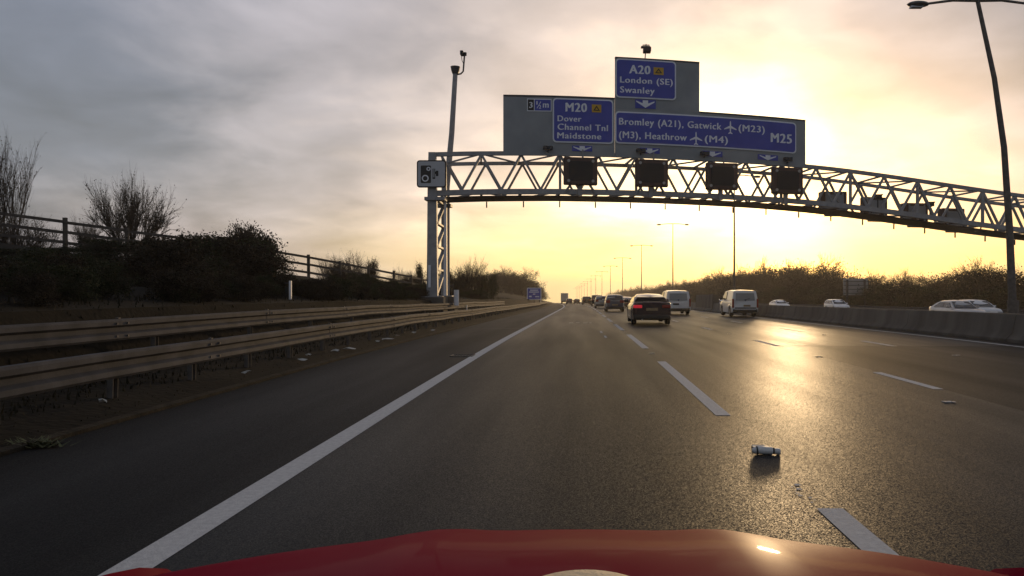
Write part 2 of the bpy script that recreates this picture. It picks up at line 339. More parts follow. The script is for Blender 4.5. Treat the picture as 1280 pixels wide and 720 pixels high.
# reflecting studs
stud = None
spots = [(1.51, 6.0), (1.51, 15.1), (1.51, 24.1), (1.51, 33.1), (4.8, 14.3), (7.72, 14.6), (7.62, 22.2), (4.8, 22.9), (4.35, 8.4)]
for i, (x, y) in enumerate(spots):
    if stud is None:
        stud = thing('road_stud', P(x, y, .004), 'x', 'road stud', 'reflecting studs between the lane dashes')
        b = MB().box((0, 0, .002), (.11, .08, .006)).build('housing', M['line'], stud, bev=.002); g = [MB().box((q, -.05, .008), (.04, .03, .008)).build('reflector', M['head'], stud) for q in (-.045, .045)]
        s = stud
    else: s = copy_tree(stud)
    place(s, P(x, y, .003), label=['road stud just ahead of the crushed bottle on the nearest dashed line', 'road stud between the first two long dashes past the bottle', 'second road stud beyond the longest visible dash', 'third road stud on the nearest dashed line, by the coupe', 'road stud near the end of the dark resurfaced lanes', 'nearest road stud on the line beside the median barrier', 'farther road stud on the line beside the median barrier', 'farthest road stud of the middle lane line', 'lone road stud on the asphalt right of the crushed bottle'][i])
# gully cover beside the edge line
g = thing('drain_cover', P(-2.42, 14.3, .006), 'small iron drain cover beside the left white edge line', 'drain cover')
MB().box((0, 0, 0), (.46, .02, .02)).box((0, .4, 0), (.46, .02, .02)).box((-.22, .2, 0), (.02, .4, .02)).box((.22, .2, 0), (.02, .4, .02)).build('frame', M['galvpost'], g)
mb = MB(); [mb.box((-.18+.06*k, .2, 0), (.025, .38, .0030)) for k in range(7)]; mb.build('grate', M['black'], g)

# ------------------------------------------------------------------ median barrier
b = thing('concrete_barrier', (0, 0, 0), 'long low concrete barrier between the two carriageways', 'barrier')
prof = [(11.30, -.04), (11.30, .08), (11.46, .24), (11.55, .68), (11.60, .74), (11.82, .74), (11.87, .68), (11.96, .24), (12.12, .08), (12.12, -.42)]
k = 0; ys = yr(-30, 560, 3.0)
secs = []; a_ = -30.0
while a_ < 560:
    stp = 6.1 if a_ < 110 else 40; e_ = a_+stp
    if a_ < 61.6 < e_: e_ = 61.6
    if 61.6 <= a_ < 70.4: a_ = 70.4; continue
    secs.append((a_, min(560, e_))); a_ = e_
for s0, s1 in secs:
    g_ = .012; ys = yr(s0+g_, s1-g_, 3.05); rs = [[P(x, y, z) for x, z in prof] for y in ys]
    MB().rings(rs).build('barrier_block', M['concrete'], b, smooth=True)
MB().rings([[P(x, y, z) for x, z in ((11.42, -.03), (11.50, .24), (11.59, .66), (11.83, .66), (11.92, .24), (12.0, -.35))] for y in yr(-30, 61, 4)]).build('barrier_core', M['concrete'], b)
prof2 = [(11.24, -.04), (11.24, .1), (11.40, .3), (11.46, 1.45), (11.5, 1.5), (11.95, 1.5), (12.0, 1.45), (12.06, .3), (12.18, .1), (12.18, -.42)]
MB().rings([[P(x, y, z) for x, z in prof2] for y in (61.6, 64, 67, 70.4)]).build('raised_section', M['concrete'], b)

# ------------------------------------------------------------------ guard rails
def w_profile(x, top, s=1):     # section of the beam, face toward +x
    return [(x-.02, top), (x+.06*s, top), (x+.075*s, top-.03), (x+.075*s, top-.085), (x+.01*s, top-.12), (x+.01*s, top-.18), (x+.075*s, top-.215), (x+.085*s, top-.27), (x+.06*s, top-.30), (x-.02, top-.30)]
def guard_rail(x, top, y0, y1, gz, label, cat, spacing, s=1, base=0, post_to=None, zoff=0):
    g = thing('guard_rail', P(x, y0, 0), label, cat)
    ox = Vector(P(x, y0, 0))
    ys = yr(y0, y1, 3.2); sagf = lambda y: .012*math.sin(y*.9)+.008*math.sin(y*2.3+1)
    # beam lengths with lapped joints
    a = y0; n = 0
    while a < y1-.5:
        bnd = min(y1, a+(4.8 if a < 60 else 24)); m = max(1, int((bnd-a)/2.4))
        rs = [[Vector(P(px+.005*(n % 2), yy, pz+sagf(yy)+zoff))-ox for px, pz in w_profile(x, top, s)] for yy in [a+(bnd-a+.0)*i/m for i in range(m+1)]]
        MB().rings(rs).build('beam', M['galv'], g, smooth=False); a = bnd; n += 1
    bm_ = MB(); a = y0+4.8
    while a < min(y1, 60):
        for zz_ in (top-.06, top-.24):
            for dy_ in (-.12, .12): bm_.box(tuple(Vector(P(x+.085*s, a+dy_, zz_+sagf(a)+zoff))-ox), (.025, .03, .03))
        bm_.box(tuple(Vector(P(x+.02, a, top+.012+sagf(a)+zoff))-ox), (.05, .05, .02)); a += 4.8
    bm_.build('bolts', M['galvpost'], g)['kind'] = 'stuff'
    pm = None; y = y0+1
    while y < (post_to or y1):
        if pm is None:
            h = top-.02-gz
            mb = MB().box((0, 0, h/2), (.014, .09, h)).box((.035, -.042, h/2), (.06, .008, h)).box((.035, .042, h/2), (.06, .008, h)); pm = mb.build('post', M['galvpost'], g); p = pm
        else: p = pm.copy(); C.objects.link(p)
        q = Vector(P(x-.09*s, y, gz+zoff))-ox; p.location = q; p.rotation_euler = (random.uniform(-.02, .02), random.uniform(-.03, .03), 0)
        y += spacing if y < 110 else spacing*3
    return g
guard_rail(-5.3, .63, .5, 330, .02, 'front steel guard rail on posts along the left hard shoulder', 'guard rail', 1.65, post_to=150)
gr = guard_rail(-6.62, .92, .5, 61, .25, 'rear steel guard rail at the foot of the left bank, ending before the blue sign', 'guard rail', 3.2)
guard_rail(31.6, .34, 12, 330, -.45, 'steel guard rail along the far verge beyond the oncoming cars', 'guard rail', 3.2, s=-1, post_to=120)

# ------------------------------------------------------------------ gantry
YG = 36.05
ZT = [(-12, 7.7), (-7.3, 8.05), (-3.42, 8.22), (.56, 8.27), (6.0, 8.22), (11.93, 8.00), (16.26, 7.60), (23.9, 6.70), (30, 6.15), (40, 5.9)]
def smooth_ztop(u): return sum(interp(ZT, u+d) for d in (-2.4, -1.6, -.8, 0, .8, 1.6, 2.4))/7
def G(u, v, n=0): return Vector((u+.15*n, YG+.15*u-n, smooth_ztop(u)+v))
def U(p): p -= 726; return p*.04073/(1-p*1.695e-4)      # along-gantry metre of a bay position
TD = 2.8; THT = 1.92
gan = thing('sign_gantry', (0, 0, 0), 'grey steel lattice gantry spanning the whole motorway', 'gantry')
UR = 35.0
us = [-7.3+.8*i for i in range(int((UR+7.3)/.8)+1)]
for n_, v_, nm, w in ((0, 0, 'top_chord', .20), (-TD, 0, 'top_chord', .18), (0, -THT, 'bottom_chord', .26), (-TD, -THT, 'bottom_chord', .24)):
    mb = MB(); rs = []
    for u in us:
        c = G(u, v_, n_); h = w/2; rs.append([c+Vector((0, -h*.8, -h)), c+Vector((0, h*.8, -h)), c+Vector((0, h*.8, h)), c+Vector((0, -h*.8, h))])
    mb.rings(rs).build(nm, M['gantry'], gan)
def br(p, q, w=.11, nm='brace'): return MB().beam(p, q, w, w, (0, 1, 0)).build(nm, M['gantry'], gan)
bay = 1.95; nb = int((UR-1+7.2)/bay)
for fn in (0, -TD):
    for i in range(nb):
        u0 = -6.9+i*bay+(.25 if fn else 0)
        br(G(u0, -.05, fn), G(u0+bay/2, -THT+.1, fn), .115); br(G(u0+bay/2, -THT+.1, fn), G(u0+bay, -.05, fn), .115)
for i in range(0, nb+1):
    u0 = -6.9+i*bay
    br(G(u0, .02, -.05), G(u0, .02, -TD+.05), .09, 'cross_member'); br(G(u0, -THT-.03, -.05), G(u0, -THT-.03, -TD+.05), .12, 'cross_member')
    if i < nb:
        a = (u0, u0+bay) if i % 2 else (u0+bay, u0)
        br(G(a[0], .0, -.1), G(a[1], .0, -TD+.1), .075, 'top_diagonal'); br(G(a[0], -THT, -.1), G(a[1], -THT, -TD+.1), .075, 'bottom_diagonal')
    if i % 2 == 0: br(G(u0+bay, 0, 0), G(u0+bay, -THT, 0), .13, 'vertical') if i > 1 else None
# walkway grating and cable tray under the truss
rs = []
for u in us:
    c = G(u, -THT-.16, -TD*.5); rs.append([c+Vector((0, -.95, -.03)), c+Vector((0, .95, -.03)), c+Vector((0, .95, .03)), c+Vector((0, -.95, .03))])
MB().rings(rs).build('walkway', M['darksteel'], gan)
for i in range(2, nb*2, 2):
    u = -6.9+i*bay*.5+.3
    q = G(u, -THT-.16, -TD*.95); MB().beam(q, q+Vector((0, 0, -.32)), .05, .07).build('hanger', M['darksteel'], gan)
# legs
def leg(u, zb):
    top = smooth_ztop(u)
    for n_, x_ in ((0, 0), (-TD, 0)):
        c = G(u, 0, n_)+Vector((.42 if n_ else -.04, 0, 0)); w0, w1 = (.54, .44) if n_ == 0 else (.30, .26)
        zz = [zb, zb+2.0, top-THT+.1, top+.1]; ww = [w0, (w0+w1)/2, w1, w1*.8]
        MB().rings([[(c.x-w/2, c.y-.13, z), (c.x+w/2, c.y-.13, z), (c.x+w/2, c.y+.13, z), (c.x-w/2, c.y+.13, z)] for z, w in zip(zz, ww)]).build('leg_post', M['gantry'], gan)
        MB().box((c.x, c.y, zb+.02), (.95, .75, .06)).build('base_plate', M['gantry'], gan)
        MB().box((c.x, c.y, zb-.4), (1.3, 1.1, .8)).build('plinth', M['concrete'], gan)
    a, b_ = G(u, 0, 0)+Vector((.12, 0, 0)), G(u, 0, -TD)+Vector((.42, 0, 0)); n = 4; hh = (top-THT-.3-zb-.2)/n
    for i in range(n):
        z0 = zb+.2+i*hh
        for x_ in (-.04, .06):
            br(Vector((a.x+x_, a.y+.14, z0)), Vector((b_.x+x_, b_.y-.14, z0+hh)), .085, 'leg_brace')
            br(Vector((a.x+x_, a.y+.14, z0+hh)), Vector((b_.x+x_, b_.y-.14, z0+hh)), .085, 'leg_brace')
    MB().box((a.x, a.y, top-THT-.28), (1.0, .6, .16)).build('bearing', M['gantry'], gan)
    MB().box((b_.x, b_.y, top-THT-.28), (.8, .6, .16)).build('bearing', M['gantry'], gan)
leg(-7.28, 1.0); leg(34.4, -.4)
MB().box(tuple(G(-7.45, 0, .16)+Vector((0, 0, -6.0))), (.12, .04, 1.1)).build('notice_strip', M['white'], gan)
MB().tube([G(-6.72, -THT-.3, -.3), G(-6.74, -4.5, -.3), G(-6.75, -7.0, -.3)], .06, 8).build('conduit', M['white'], gan)
c = G(-6.2, 0, -1.2); tag(MB().tube([(c.x, c.y, .55), (c.x, c.y, 1.35)], .13, 12).build('marker_bollard', M['white']), 'short white bollard at the foot of the gantry leg', 'bollard')

# text helper: builds lettering that is fitted to a width and cap height and bent along the gantry
def text_mesh(txt, bold=.012):
    cu = bpy.data.curves.new('lettering', 'FONT'); cu.body = txt; cu.size = 1; cu.offset = bold; cu.resolution_u = 3; cu.space_character = 1.12
    o = bpy.data.objects.new('t', cu); C.objects.link(o); dg = bpy.context.evaluated_depsgraph_get(); dg.update()
    me = bpy.data.meshes.new_from_object(o.evaluated_get(dg)); C.objects.unlink(o); bpy.data.objects.remove(o)
    v = [tuple(p.co) for p in me.vertices]; f = [tuple(p.vertices) for p in me.polygons]; bpy.data.meshes.remove(me); return v, f
CAP = .72
def lettering(txt, u0, u1, v0, v1, n, parent, m=None, bold=.014):
    v, f = text_mesh(txt, 0.0); xs = [p[0] for p in v]; a, b_ = min(xs), max(xs); mb = MB(); th = bold*2.2
    for k in range(3):      # the stroke is thickened by three staggered layers
        sh = th*(k-1); mb.add([G(u0+(p[0]+sh+th-a)/(b_-a+2*th)*(u1-u0), v0+(p[1]+(k-1)*bold*.6)/CAP*(v1-v0), n+.0012*k) for p in v], f)
    return mb.build('lettering', m or M['white'], parent)
def gpanel(name, u0, u1, v0, v1, n0, n1, m, parent, rc=0, vr0=None, vr1=None):
    """a board following the gantry; rounded corners of radius rc"""
    k = max(2, int((u1-u0)/.5)+1); uu = [u0+(u1-u0)*i/(k-1) for i in range(k)]
    if rc:
        e = [rc*(1-math.cos(t)) for t in (0, R(30), R(60), R(90))]; uu = sorted(set([u0+x for x in e]+[u1-x for x in e]+[u for u in uu if u0+rc < u < u1-rc]))
    rs = []
    for u in uu:
        ins = 0
        if rc:
            dx = rc-min(u-u0, u1-u, rc); ins = rc-math.sqrt(max(0, rc*rc-dx*dx))
        rs.append([G(u, v0+ins, n0), G(u, v0+ins, n1), G(u, v1-ins, n1), G(u, v1-ins, n0)])
    return MB().rings(rs).build(name, m, parent)
def blue_panel(u0, u1, v0, v1, parent, n=.20, m='blue', bw=.07, rc=.14):
    bd = gpanel('border', u0-bw, u1+bw, v0-bw, v1+bw, n, n+.012, M['white'], parent, rc+bw*.6)
    return gpanel('blue_panel', u0, u1, v0, v1, n+.004, n+.024, M[m], parent, rc)
def shape(name, pts, u, v, s, n, m, parent): return MB().poly([G(u+x*s, v+y*s, n) for x, y in pts]).build(name, M[m], parent)
ARROW = [(-.5, .32), (-.42, .34), (-.13, .12), (-.13, .38), (.13, .38), (.13, .12), (.42, .34), (.5, .32), (.5, .24), (0, -.30), (-.5, .24)]
def arrow_fill(u, v, w, h, n, parent):
    mb = MB()
    q = lambda x, y: G(u+x*w, v+y*h, n)
    mb.add([q(-.5, .36), q(-.5, .22), q(0, -.42), q(.5, .22), q(.5, .36), q(.15, .08), q(.15, .42), q(-.15, .42), q(-.15, .08)], [(0, 1, 2, 8), (2, 3, 4, 5), (8, 2, 5), (8, 5, 6, 7)])
    return mb.build('arrow', M['white'], parent)
def plane_symbol(u, v, s, n, parent):
    half = [(0, .52), (.045, .46), (.055, .36), (.06, .14), (.5, -.10), (.5, -.19), (.06, -.06), (.045, -.36), (.17, -.45), (.17, -.52), (0, -.47)]
    mb = MB(); q = lambda x, y: G(u+x*s, v+y*s, n)
    for sg in (1, -1):
        h = [q(sg*x, y) for x, y in half]
        mb.add(h, [(0, 1, 2, 3), (0, 3, 6), (3, 4, 5, 6), (0, 6, 7, 10), (7, 8, 9, 10)])
    return mb.build('aeroplane_symbol', M['white'], parent)
def warn_plate(p0, p1, v0, v1, n, parent):
    u0, u1 = U(p0), U(p1); pl = gpanel('diversion_symbol', u0, u1, v0, v1, n, n+.008, M['yellow'], parent); uc, vc = (u0+u1)/2, (v0+v1)/2; w, h = (u1-u0)*.36, (v1-v0)*.36
    q = lambda x, y: G(uc+x*w, vc+y*h, n+.012)
    MB().add([q(-1, -.8), q(1, -.8), q(0, 1), q(-.5, -.5), q(.5, -.5), q(0, .35)], [(0, 1, 4, 3), (1, 2, 5, 4), (2, 0, 3, 5)]).build('triangle', M['black'], parent)
NB = .16
# --- board for M20
s1 = thing('direction_sign', G(U(698), 0, .1), 'grey gantry board with blue M20 Dover, Channel Tnl and Maidstone panel', 'road sign')
def under(par, fn):      # geometry is written in world coordinates; shift to the thing's base
    before = set(bpy.data.objects); fn()
    off_ = Vector(par.location)
    for o in set(bpy.data.objects)-before:
        if o.type == 'MESH': o.data.transform(Matrix.Translation(-off_))
def m20():
    gpanel('backing_board', U(629), U(767.6), -.12, 2.82, .06, NB, M['board'], s1)
    gpanel('top_rail', U(629), U(767.6), 2.82, 2.90, .02, NB+.02, M['darksteel'], s1)
    p = blue_panel(U(692), U(764), .60, 2.70, s1)
    n = .20+.030
    lettering('M20', U(706), U(733), 2.10, 2.56, n, p, bold=.02); warn_plate(738.8, 750.6, 2.10, 2.50, n, p)
    lettering('Dover', U(696.2), U(726), 1.60, 1.90, n, p); lettering('Channel Tnl', U(696.2), U(759), 1.17, 1.49, n, p); lettering('Maidstone', U(695.8), U(750.7), .74, 1.05, n, p)
    gpanel('plate_border', U(658.5), U(689), 2.08, 2.72, .165, .18, M['white'], s1)
    gpanel('lane_number_plate', U(659.5), U(667), 2.13, 2.67, .168, .19, M['black'], s1); lettering('3', U(661), U(665.5), 2.25, 2.55, .195, s1)
    gpanel('distance_plate', U(668), U(688), 2.13, 2.67, .168, .19, M['blue'], s1)
    lettering('1', U(670), U(671.6), 2.42, 2.60, .195, s1); lettering('2', U(673.2), U(676), 2.22, 2.40, .195, s1)
    MB().poly([G(U(670.5), 2.24, .195), G(U(671.1), 2.22, .195), G(U(676), 2.56, .195), G(U(675.4), 2.58, .195)]).build('fraction_bar', M['white'], s1)
    lettering('m', U(678), U(685.5), 2.27, 2.60, .195, s1)
    for u in (U(650), U(715), U(755)): MB().beam(G(u, -.1, -.05), G(u, 2.7, -.05), .12, .12).build('support', M['gantry'], s1)
under(s1, m20)
s2 = thing('direction_sign', G(U(820), 2.4, .1), 'tall grey board with blue A20 London (SE) and Swanley panel, highest on the gantry', 'road sign')
def a20():
    gpanel('backing_board', U(768.2), U(873), 2.36, 4.92, .06, NB, M['board'], s2)
    gpanel('top_rail', U(768.2), U(873), 4.92, 5.0, .02, NB+.02, M['darksteel'], s2)
    p = blue_panel(U(770), U(842), 2.98, 4.84, s2); n = .23
    lettering('A20', U(785), U(811.8), 4.17, 4.62, n, p, bold=.02); warn_plate(815.5, 828, 4.17, 4.55, n, p)
    lettering('London (SE)', U(773.8), U(839.5), 3.68, 4.0, n, p); lettering('Swanley', U(773.8), U(817), 3.17, 3.50, n, p)
    gpanel('arrow_plate', U(793), U(818.5), 2.42, 2.87, .165, .19, M['blue'], s2); arrow_fill(U(805.6), 2.64, .95, .46, .2, s2)
    for u in (U(785), U(815), U(860)): MB().beam(G(u, 0, -.05), G(u, 4.8, -.05), .12, .12).build('support', M['gantry'], s2)
under(s2, a20)
s3 = thing('direction_sign', G(U(880), 0, .1), 'wide grey board with blue M25 panel for Bromley, Gatwick and Heathrow', 'road sign')
def m25():
    gpanel('backing_board', U(768.2), U(1005), -.12, 2.355, .06, NB, M['board'], s3)
    gpanel('top_rail', U(873.2), U(1005), 2.355, 2.43, .02, NB+.02, M['darksteel'], s3)
    p = blue_panel(U(769.5), U(991.5), .64, 2.14, s3); n = .23
    lettering('Bromley (A21), Gatwick', U(772.5), U(900), 1.53, 1.89, n, p); plane_symbol(U(911), 1.68, .66, n, p); lettering('(M23)', U(921), U(953.8), 1.53, 1.89, n, p)
    lettering('(M3), Heathrow', U(772.5), U(857), .85, 1.21, n, p); plane_symbol(U(868.3), 1.0, .66, n, p); lettering('(M4)', U(879), U(908), .85, 1.21, n, p)
    lettering('M25', U(961), U(987.5), 1.08, 1.58, n, p, bold=.02)
    for u in (U(780), U(830), U(885), U(940), U(995)): MB().beam(G(u, -.1, -.05), G(u, 2.3, -.05), .12, .12).build('support', M['gantry'], s3)
under(s3, m25)
# small down-arrow plates below the boards + floodlights
for i, (pa, pl) in enumerate(((727, 684), (811, 799), (889, 878), (958, 981))):
    par = s1 if i == 0 else s3
    def arr():
        gpanel('arrow_plate', U(pa-12.5), U(pa+12.5), .12, .40, .165, .185, M['blue'], par); arrow_fill(U(pa), .24, .9, .32, .195, par)
    under(par, arr)
    b0 = G(U(pl), .0, .35); t = thing('inspection_lamp', b0, 'small dark floodlight clamped above the gantry ' + ['at its left end near the M20 board', 'by the second lane signal', 'by the third lane signal', 'by the fourth lane signal'][i], 'floodlight', 'floodlights lighting the gantry boards')
    MB().beam((0, .3, 0), (0, 0, .1), .04, .04).build('bracket', M['darksteel'], t); MB().box((-.12, -.05, .22), (.2, .22, .18), .3).box((.13, -.05, .2), (.22, .2, .2), -.3).build('lamp_head', M['darksteel'], t, bev=.02)
    MB().box((0, 0, .12), (.3, .08, .06)).build('yoke', M['gantry'], t)
# lane signals over the near carriageway
names = ['over the nearest lane below the M20 panel', 'below the A20 panel', 'below the words Gatwick and Heathrow', 'below M25, nearest the sun']
for i, p in enumerate((724.5, 812.5, 899.5, 980.5)):
    u = U(p); vt = (-.22, -.22, -.22, -.22)[i]; c = G(u, vt-.70, .42)
    if i == 0:
        t = thing('lane_signal', c, '', 'traffic signal', 'unlit lane signals on the near side of the gantry'); W, Hh = 1.72, 1.40
        MB().box((0, .12, 0), (W, .24, Hh)).build('cabinet', M['signal'], t, bev=.06, seg=3)
        MB().box((0, -.012, 0), (W-.5, .02, Hh-.42)).build('display', M['black'], t)
        for sx in (-1, 1):
            for sz in (-1, 1):
                l = MB().tube([(sx*.62, -.0, sz*.50), (sx*.62, -.05, sz*.50)], .075, 14).build('lantern', M['lens'], t, smooth=True)
        for sx in (-.5, .5): MB().beam((sx, .2, -.68), (sx*1.6, .35, -1.08), .09, .09).build('stay', M['gantry'], t)
        MB().tube([(.12, .15, .66), (.12, .15, 1.1)], .045, 8).build('mounting_pole', M['gantry'], t)
        MB().box((0, .3, -.9), (.22, .12, .6)).build('bracket', M['gantry'], t)
        sig = t
    else: t = copy_tree(sig)
    place(t, c, rz=math.atan(.15), sc=(1, 1, 1), label='dark square lane signal with four corner lanterns, ' + names[i])
# signals for the oncoming lanes, seen from behind
nm = ['leftmost of the four', 'second from the board end', 'third from the board end', 'rightmost, close to the tall lamp post']
for i, p in enumerate((1080, 1136, 1190, 1240)):
    u = U(p); c = G(u, -1.15, -TD-.5)
    if i == 0:
        t = thing('lane_signal', c, '', 'traffic signal', 'lane signals for the oncoming carriageway seen from behind')
        MB().box((0, .1, 0), (1.55, .5, 1.2)).build('cabinet', M['signal'], t, bev=.05)
        MB().box((0, -.2, .1), (1.0, .12, .6)).build('rear_door', M['board'], t, bev=.02)
        MB().beam((-.6, -.2, -.8), (.6, -.2, -.8), .15, .15).build('mounting_rail', M['gantry'], t)
        for sx in (-.5, .5): MB().beam((sx, -.2, -.8), (sx, -.2, .5), .08, .08).build('bracket', M['gantry'], t)
        sig2 = t
    else: t = copy_tree(sig2)
    place(t, c, rz=math.atan(.15)+(-.1, .1, 0, .08)[i], label='grey backed lane signal facing the oncoming lanes, ' + nm[i])
for i, p in enumerate((1105, 1171)):
    b0 = G(U(p), -THT+.1, -.6); t = thing('traffic_camera', b0, 'small dark detector camera standing inside the truss, ' + ['left one between two signals' , 'right one near the third signal'][i], 'camera', 'detector cameras on the truss walkway')
    MB().tube([(0, 0, 0), (0, 0, .62)], .035, 6).build('pole', M['darksteel'], t); MB().box((0, 0, .75), (.34, .4, .26)).build('housing', M['black'], t, bev=.03); MB().box((.18, 0, .86), (.1, .3, .06)).build('hood', M['darksteel'], t)
# camera sign
cs = thing('camera_sign', G(-7.35, -1.0, .3), 'square grey speed camera sign with black border on the gantry leg', 'road sign')
def rrect(w, h, r, y0, y1, cx=0, cz=0):
    pts = []
    for (sx, sz, a0) in ((1, 1, 0), (-1, 1, 90), (-1, -1, 180), (1, -1, 270)):
        for k in range(5):
            a = R(a0+22.5*k); pts.append((cx+sx*(w/2-r)+r*math.cos(a), cz+sz*(h/2-r)+r*math.sin(a)))
    return MB().rings([[(x, y0, z) for x, z in pts], [(x, y1, z) for x, z in pts]])
rrect(1.44, 1.34, .14, .04, 0).build('backing', M['black'], cs)
rrect(1.32, 1.22, .10, -.0, -.012).build('face', M['sign_face'], cs)
rrect(.50, .86, .05, -.012, -.022, -.27, -.02).build('camera_symbol', M['trim'], cs)
def ringm(cx, cz, r0, r1, y):
    mb = MB(); n = 20; v = []; f = []
    for k in range(n):
        a = 2*math.pi*k/n; v += [(cx+r0*math.cos(a), y, cz+r0*math.sin(a)), (cx+r1*math.cos(a), y, cz+r1*math.sin(a))]
    for k in range(n): j = (k+1) % n; f.append((2*k, 2*k+1, 2*j+1, 2*j))
    return mb.add(v, f)
ringm(-.30, -.22, .11, .17, -.026).build('lens_ring', M['white'], cs); ringm(-.14, .24, .05, .10, -.026).build('lens_ring', M['white'], cs)
rrect(.13, .5, .02, -.012, -.024, .12, .0).build('camera_side', M['trim'], cs); rrect(.08, .42, .02, -.024, -.028, .12, .03).build('camera_side_panel', M['board'], cs)
rrect(.12, .26, .02, -.012, -.024, .28, .02).build('camera_viewfinder', M['black'], cs); rrect(.06, .12, .01, -.012, -.024, .20, .05).build('camera_bracket', M['black'], cs)
MB().box((0, .2, 0), (.1, .3, .8)).build('bracket', M['gantry'], cs)
# cctv mast
c0 = G(-6.95, 0, -TD-.9); mst = thing('cctv_mast', (c0.x+.15, c0.y, .9), 'tall slim grey camera mast leaning behind the gantry leg', 'mast')
MB().rings([[(math.cos(R(45*k))*r+x, math.sin(R(45*k))*r, z) for k in range(8)] for x, z, r in ((0, 0, .19), (.02, 6, .17), (.30, 9, .15), (.50, 12.35, .13))]).build('pole', M['gantry'], mst, smooth=True)
MB().tube([(.50, 0, 12.25), (.50, 0, 12.4), (.50, 0, 12.42), (.50, 0, 12.6), (.50, 0, 12.64)], [.16, .22, .22, .26, .27], 10).build('pole_cap', M['darksteel'], mst)
MB().tube([(.55, 0, 12.22), (.80, 0, 12.26), (.93, 0, 12.4), (.97, 0, 12.9), (1.0, 0, 13.3)], .045, 8).build('swan_neck', M['darksteel'], mst)
h1 = MB().box((.86, 0, 13.38), (.17, .34, .24)).build('camera_housing', M['black'], mst, bev=.03)
MB().tube([(1.03, 0, 13.26), (1.03, 0, 13.42)], .09, 10).build('dome', M['black'], mst, smooth=True)
MB().box((0, 0, -.2), (.8, .8, .5)).build('plinth', M['concrete'], mst)
MB().tube([(.84, 0, 13.2), (.86, 0, 13.0), (.95, 0, 12.8)], .02, 6).build('cable', M['black'], mst)
# weather camera over the A20 board
wc = thing('weather_sensor', G(U(806), 4.98, .05), 'small camera and sensor on a stalk above the A20 board', 'camera')
MB().beam((0, 0, 0), (.02, 0, .36), .05, .05).build('stalk', M['darksteel'], wc); MB().box((.1, 0, .48), (.40, .42, .24)).build('housing', M['signal'], wc, bev=.03); MB().box((.02, 0, .63), (.46, .3, .04)).build('hood', M['darksteel'], wc)
MB().beam((.05, 0, .62), (.05, 0, .80), .04, .04).box((.05, 0, .74), (.36, .04, .04)).build('sensor', M['darksteel'], wc)

# ------------------------------------------------------------------ lamp posts
def lamp_head(t, sx, ax, az, size=1):
    n = 9; rs = []
    for i in range(n):
        f = i/(n-1); r = .15*size*math.sin(math.pi*min(1, .08+f*.92))**.6*(1 if f < .97 else .5)
        rs.append([(ax+sx*f*.62*size, math.cos(R(36*k))*r*1.05, az+math.sin(R(36*k))*r*(.62)) for k in range(10)])
    h = MB().rings(rs).build('lamp_head', M['lamp'], t, smooth=True)
    MB().box((ax+sx*.34*size, 0, az-.08*size), (.34*size, .15*size, .05)).build('lamp_glass', M['head'], h)
def lamp_post(height, arm, lean=None, r=.085):
    t = thing('street_lamp', (0, 0, 0), '', 'street lamp')
    pts = lean or [(0, 0), (0, height)]
    MB().tube([(x, 0, z) for x, z in pts], [r*1.5 - (r*.8)*i/(len(pts)-1) for i in range(len(pts))], 10).build('pole', M['galvpost'], t, smooth=True)
    MB().tube([(0, 0, -.4), (0, 0, 1.2)], r*1.9, 10).build('pole_base', M['galvpost'], t, smooth=True)
    tx, tz = pts[-1]
    for s in (-1, 1):
        MB().tube([(tx, 0, tz-.03), (tx+s*arm*.5, 0, tz-.08*abs(arm)*.5+.03), (tx+s*arm, 0, tz-.12)], [.05, .04, .035], 8).build('arm', M['galvpost'], t, smooth=True)
        lamp_head(t, s, tx+s*arm, tz-.14)
    return t
big = lamp_post(9.8, 1.42, lean=[(.0, 0), (-.02, 1.2), (-.1, 3.2), (-.26, 5.6), (-.54, 7.6), (-1.03, 9.86)], r=.082)
place(big, P(12.45, 20.4, -.1), label='nearest tall lamp post, bowed, rising from behind the concrete barrier at the right'); big['group'] = 'lamp posts along the central barrier'
lp = lamp_post(11.2, 1.55, r=.065)
for i, y in enumerate([57+37*k for k in range(14)]):
    t = lp if i == 0 else copy_tree(lp)
    lab = ['slender lamp post under the middle of the gantry, second from the right', 'third lamp post from the right, its two lamp heads just under the gantry', 'fourth lamp post from the right beyond the dark coupe'][i] if i < 3 else 'distant slim lamp post in the receding row above the traffic'
    place(t, P(12.35, y, -.1), label=lab, group='lamp posts along the central barrier')

# ------------------------------------------------------------------ signs at the verge
bs = thing('advance_sign', P(-6.55, 104, .3), 'small blue roadside sign with white rows beyond the end of the left rails', 'road sign')
rrect(2.1, 1.75, .12, .03, 0, 0, 1.55).build('border', M['white'], bs); rrect(1.9, 1.56, .08, 0, -.015, 0, 1.55).build('blue_panel', M['blue'], bs)
for k, (z, w) in enumerate(((2.08, 1.2), (1.8, 1.4), (1.5, .35))): MB().box((0, -.02, z), (w, .012, .14)).build('white_row', M['white'], bs)
MB().box((-.55, -.02, 1.15), (.38, .012, .22)).box((.45, -.02, 1.12), (.6, .012, .16)).build('white_row', M['white'], bs)
for sx in (-.8, 0, .8): MB().beam((sx, .08, -.3), (sx, .08, 2.3), .09, .09).build('post', M['galv'], bs)
bk = thing('road_sign_back', P(34.6, 89, -.5), 'large grey sign seen from behind on two posts beyond the far verge', 'road sign')
MB().box((0, 0, 3.1), (3.1, .06, 2.1)).build('board', M['board'], bk)
for z in (2.3, 2.8, 3.3, 3.8): MB().box((0, -.07, z), (3.05, .07, .07)).build('stiffener', M['galv'], bk)
for sx in (-1.1, 1.1): MB().box((sx, -.14, 1.9), (.22, .12, 4.2)).build('post', M['galv'], bk)
